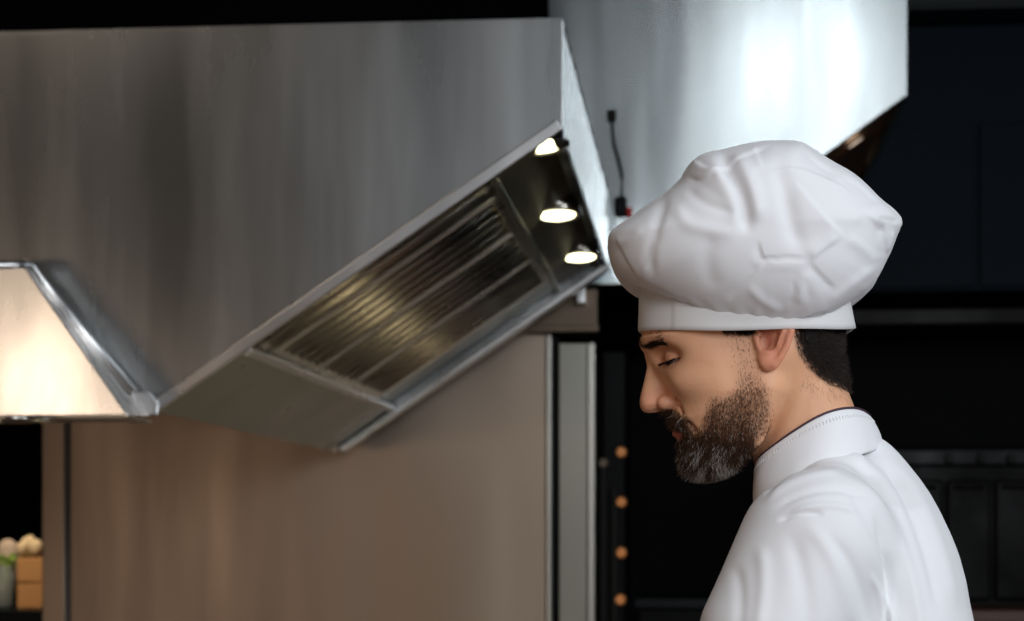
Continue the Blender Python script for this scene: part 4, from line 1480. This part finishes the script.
# superellipsoid radius in the (in-plane, depth) section
p_ = 2.6; DEP = 132.
den = ((cb_ / R2) ** p_ + (np.abs(dv[:, 2]) / DEP) ** p_) ** (-1 / p_)
CV = np.stack([hc[0] + dv[:, 0] * den, hc[1] + dv[:, 1] * den, dv[:, 2] * den], 1)
low = np.clip((CV[:, 1] - hc[1]) / 70, 0, 1)
CV[:, 1] += 21 * np.clip(np.abs(CV[:, 2]) / 85, 0, 1) ** 1.3 * low
CV[:, 1] += 8 * np.clip(np.abs(CV[:, 2]) / 50, 0, 1) ** 1.5 * (1 - low)
cn = v_normals(CV, tri)
if (cn * (CV - CV.mean(0))).sum(1).mean() < 0: cn = -cn
xh, yh = unproj(np.stack([CV[:, 0], CV[:, 1], np.maximum(CV[:, 2], 0)], 1))
z = lambda pts: pln([(590 + a / 2.56, 120 + b / 2.56) for a, b in pts])
HF = [
    ([(330, 70), (352, 120), (385, 180), (402, 240), (398, 300)], -5.0, 7, .3), ([(365, 75), (400, 130), (425, 200), (430, 270)], 3.5, 9, 0),
    ([(260, 95), (300, 130), (345, 115)], 3.0, 4, 0), ([(300, 150), (330, 125), (400, 95), (470, 60)], -2.2, 4, 0), ([(250, 140), (290, 152), (330, 128)], -1.8, 3, 0),
    ([(470, 90), (495, 160), (505, 230), (530, 310), (560, 340)], -3.5, 10, 0), ([(430, 130), (520, 122), (600, 150), (690, 205)], 2.2, 4, .3),
    ([(515, 150), (575, 225), (625, 280), (660, 315)], 2.6, 4.5, .3), ([(640, 300), (600, 325), (560, 360)], 3.0, 3.5, .4), ([(430, 300), (436, 335), (442, 357), (500, 352), (562, 362)], -2.6, 2.4, 0),
    ([(438, 362), (500, 360), (560, 366)], 2.2, 3, 0), ([(556, 360), (590, 400), (630, 440)], -2.4, 2.8, 0), ([(440, 355), (412, 400), (350, 468)], -2.2, 3, 0), ([(400, 420), (450, 470), (500, 490)], 1.6, 5, 0),
    ([(200, 170), (180, 230), (160, 300), (150, 370), (175, 410)], -2.8, 6, 0), ([(215, 200), (240, 260), (300, 280), (390, 290)], 2.0, 7, 0), ([(240, 160), (290, 210), (380, 240)], -1.6, 5, 0),
    ([(60, 280), (75, 330), (105, 385), (125, 408)], -1.8, 3, 0), ([(45, 300), (90, 310), (140, 270)], 1.6, 5, 0), ([(130, 400), (150, 350), (165, 290)], 1.5, 4, 0),
    ([(620, 110), (690, 165), (750, 225), (792, 262)], 2.2, 4, .3), ([(640, 150), (690, 175), (735, 225)], -1.8, 3.5, 0), ([(735, 250), (790, 262)], -2.4, 3, 0), ([(750, 262), (752, 310), (756, 356)], -3.0, 2.8, 0),
    ([(775, 285), (765, 320), (752, 350)], 2.5, 3, 0), ([(650, 300), (700, 330), (735, 375)], 1.8, 6, 0), ([(600, 480), (640, 440), (700, 400), (745, 365)], 1.8, 5, 0), ([(520, 470), (545, 430), (560, 385)], 1.0, 5, 0),
    ([(330, 440), (300, 380), (300, 320), (330, 290)], -1.5, 9, 0), ([(690, 240), (720, 260), (760, 300)], -2, 4, 0), ([(420, 60), (425, 90), (445, 130)], 1.6, 4, 0), ([(540, 60), (560, 100), (640, 150)], -2.0, 4, 0),
    ([(505, 480), (520, 440), (515, 400)], -.9, 2.4, 0), ([(535, 478), (535, 440), (525, 405)], .8, 2.4, 0), ([(560, 470), (552, 430), (545, 400)], -.8, 2.4, 0),
]
D = np.zeros(len(CV))
for pts, a_, w_2, asy in HF:
    if w_2 > 4.9: D += ridge(xh, yh, z(pts), a_ * 1.05, w_2 * .95, asy)
    else: D += step_fold(xh, yh, z(pts), a_ * .9, w_2 * .38)
D *= np.clip(CV[:, 2] / 25 + .3, 0, 1)
back = np.clip(-CV[:, 2] / 40, 0, 1)
D += vnoise(CV, .05, 21) * (.9 + 2.2 * back) + vnoise(CV, .12, 22) * (.25 + .6 * back)
# gathers where the crown meets the band
ang = np.arctan2(CV[:, 2], CV[:, 0] - cu)
gath = np.clip((CV[:, 1] - 285) / 25, 0, 1) * np.clip(1.15 - np.hypot((CV[:, 0] - cu) / 112, CV[:, 2] / 90), 0, 1)
D += np.sin(ang * 34 + 1.5 * np.sin(ang * 5)) * 1.1 * np.clip(gath * 4, 0, 1)
CV = CV + cn * D[:, None]
hat_o = obj('chef_hat', np_mesh('chef_hat', to_world(CV), tri), M['cloth'], chef)
hat_o['label'] = 'tall puffy white chef hat'
obj('hat_band', np_mesh('hat_band', to_world(V), np.concatenate(F)), M['band'], hat_o)

# ---- trousers and shoes (below the frame)
T = Grid(730, 1020, 1040, int(VFLOOR) - 20, -190, 190, 6.0)
tr = None
for s_ in (1, -1):
    lg_ = T.chain([(868, 1090, 78 * s_), (858, 1300, 88 * s_), (850, 1520, 92 * s_), (868, 1780, 96 * s_), (876, VFLOOR - 62, 98 * s_)], [96, 86, 68, 62, 58])
    tr = lg_ if tr is None else smin(tr, lg_, 25)
tr = smin(tr, T.ell((866, 1110, 0), (104, 70, 165)), 30)
tr = np.maximum(tr, T.V - (VFLOOR - 70) + 0 * T.U + 0 * T.W); tr = np.maximum(tr, 1062 - T.V + 0 * T.U + 0 * T.W)
M['trouser'] = mat('black_cotton', (.015, .015, .017), .85); noise_bump(M['trouser'], 500, .2, .0005)
v_, q_ = surface_nets(tr.astype(np.float32), T.o, T.h)
obj('trousers', np_mesh('trousers', to_world(smooth(v_, q_, 2)), q_), M['trouser'], chef)
M['shoe'] = mat('black_leather', (.012, .012, .012), .35); noise_bump(M['shoe'], 60, .15, .001)
for s_ in (1, -1):
    K = Grid(690, 950, VFLOOR - 130, VFLOOR + 12, min(30 * s_, 170 * s_), max(30 * s_, 170 * s_), 4.0)
    sh_ = smin(K.chain([(900, VFLOOR - 44, 98 * s_), (820, VFLOOR - 38, 100 * s_), (745, VFLOOR - 26, 106 * s_)], [42, 42, 32]), K.chain([(880, VFLOOR - 50, 98 * s_), (878, VFLOOR - 100, 98 * s_)], [42, 42]), 18)
    sh_ = np.maximum(sh_, K.V - (VFLOOR - 1) + 0 * K.U + 0 * K.W); sh_ = np.maximum(sh_, (VFLOOR - 112) - K.V + 0 * K.U + 0 * K.W)
    v_, q_ = surface_nets(sh_.astype(np.float32), K.o, K.h)
    obj('shoe', np_mesh('shoe', to_world(smooth(v_, q_, 1)), q_), M['shoe'], chef)
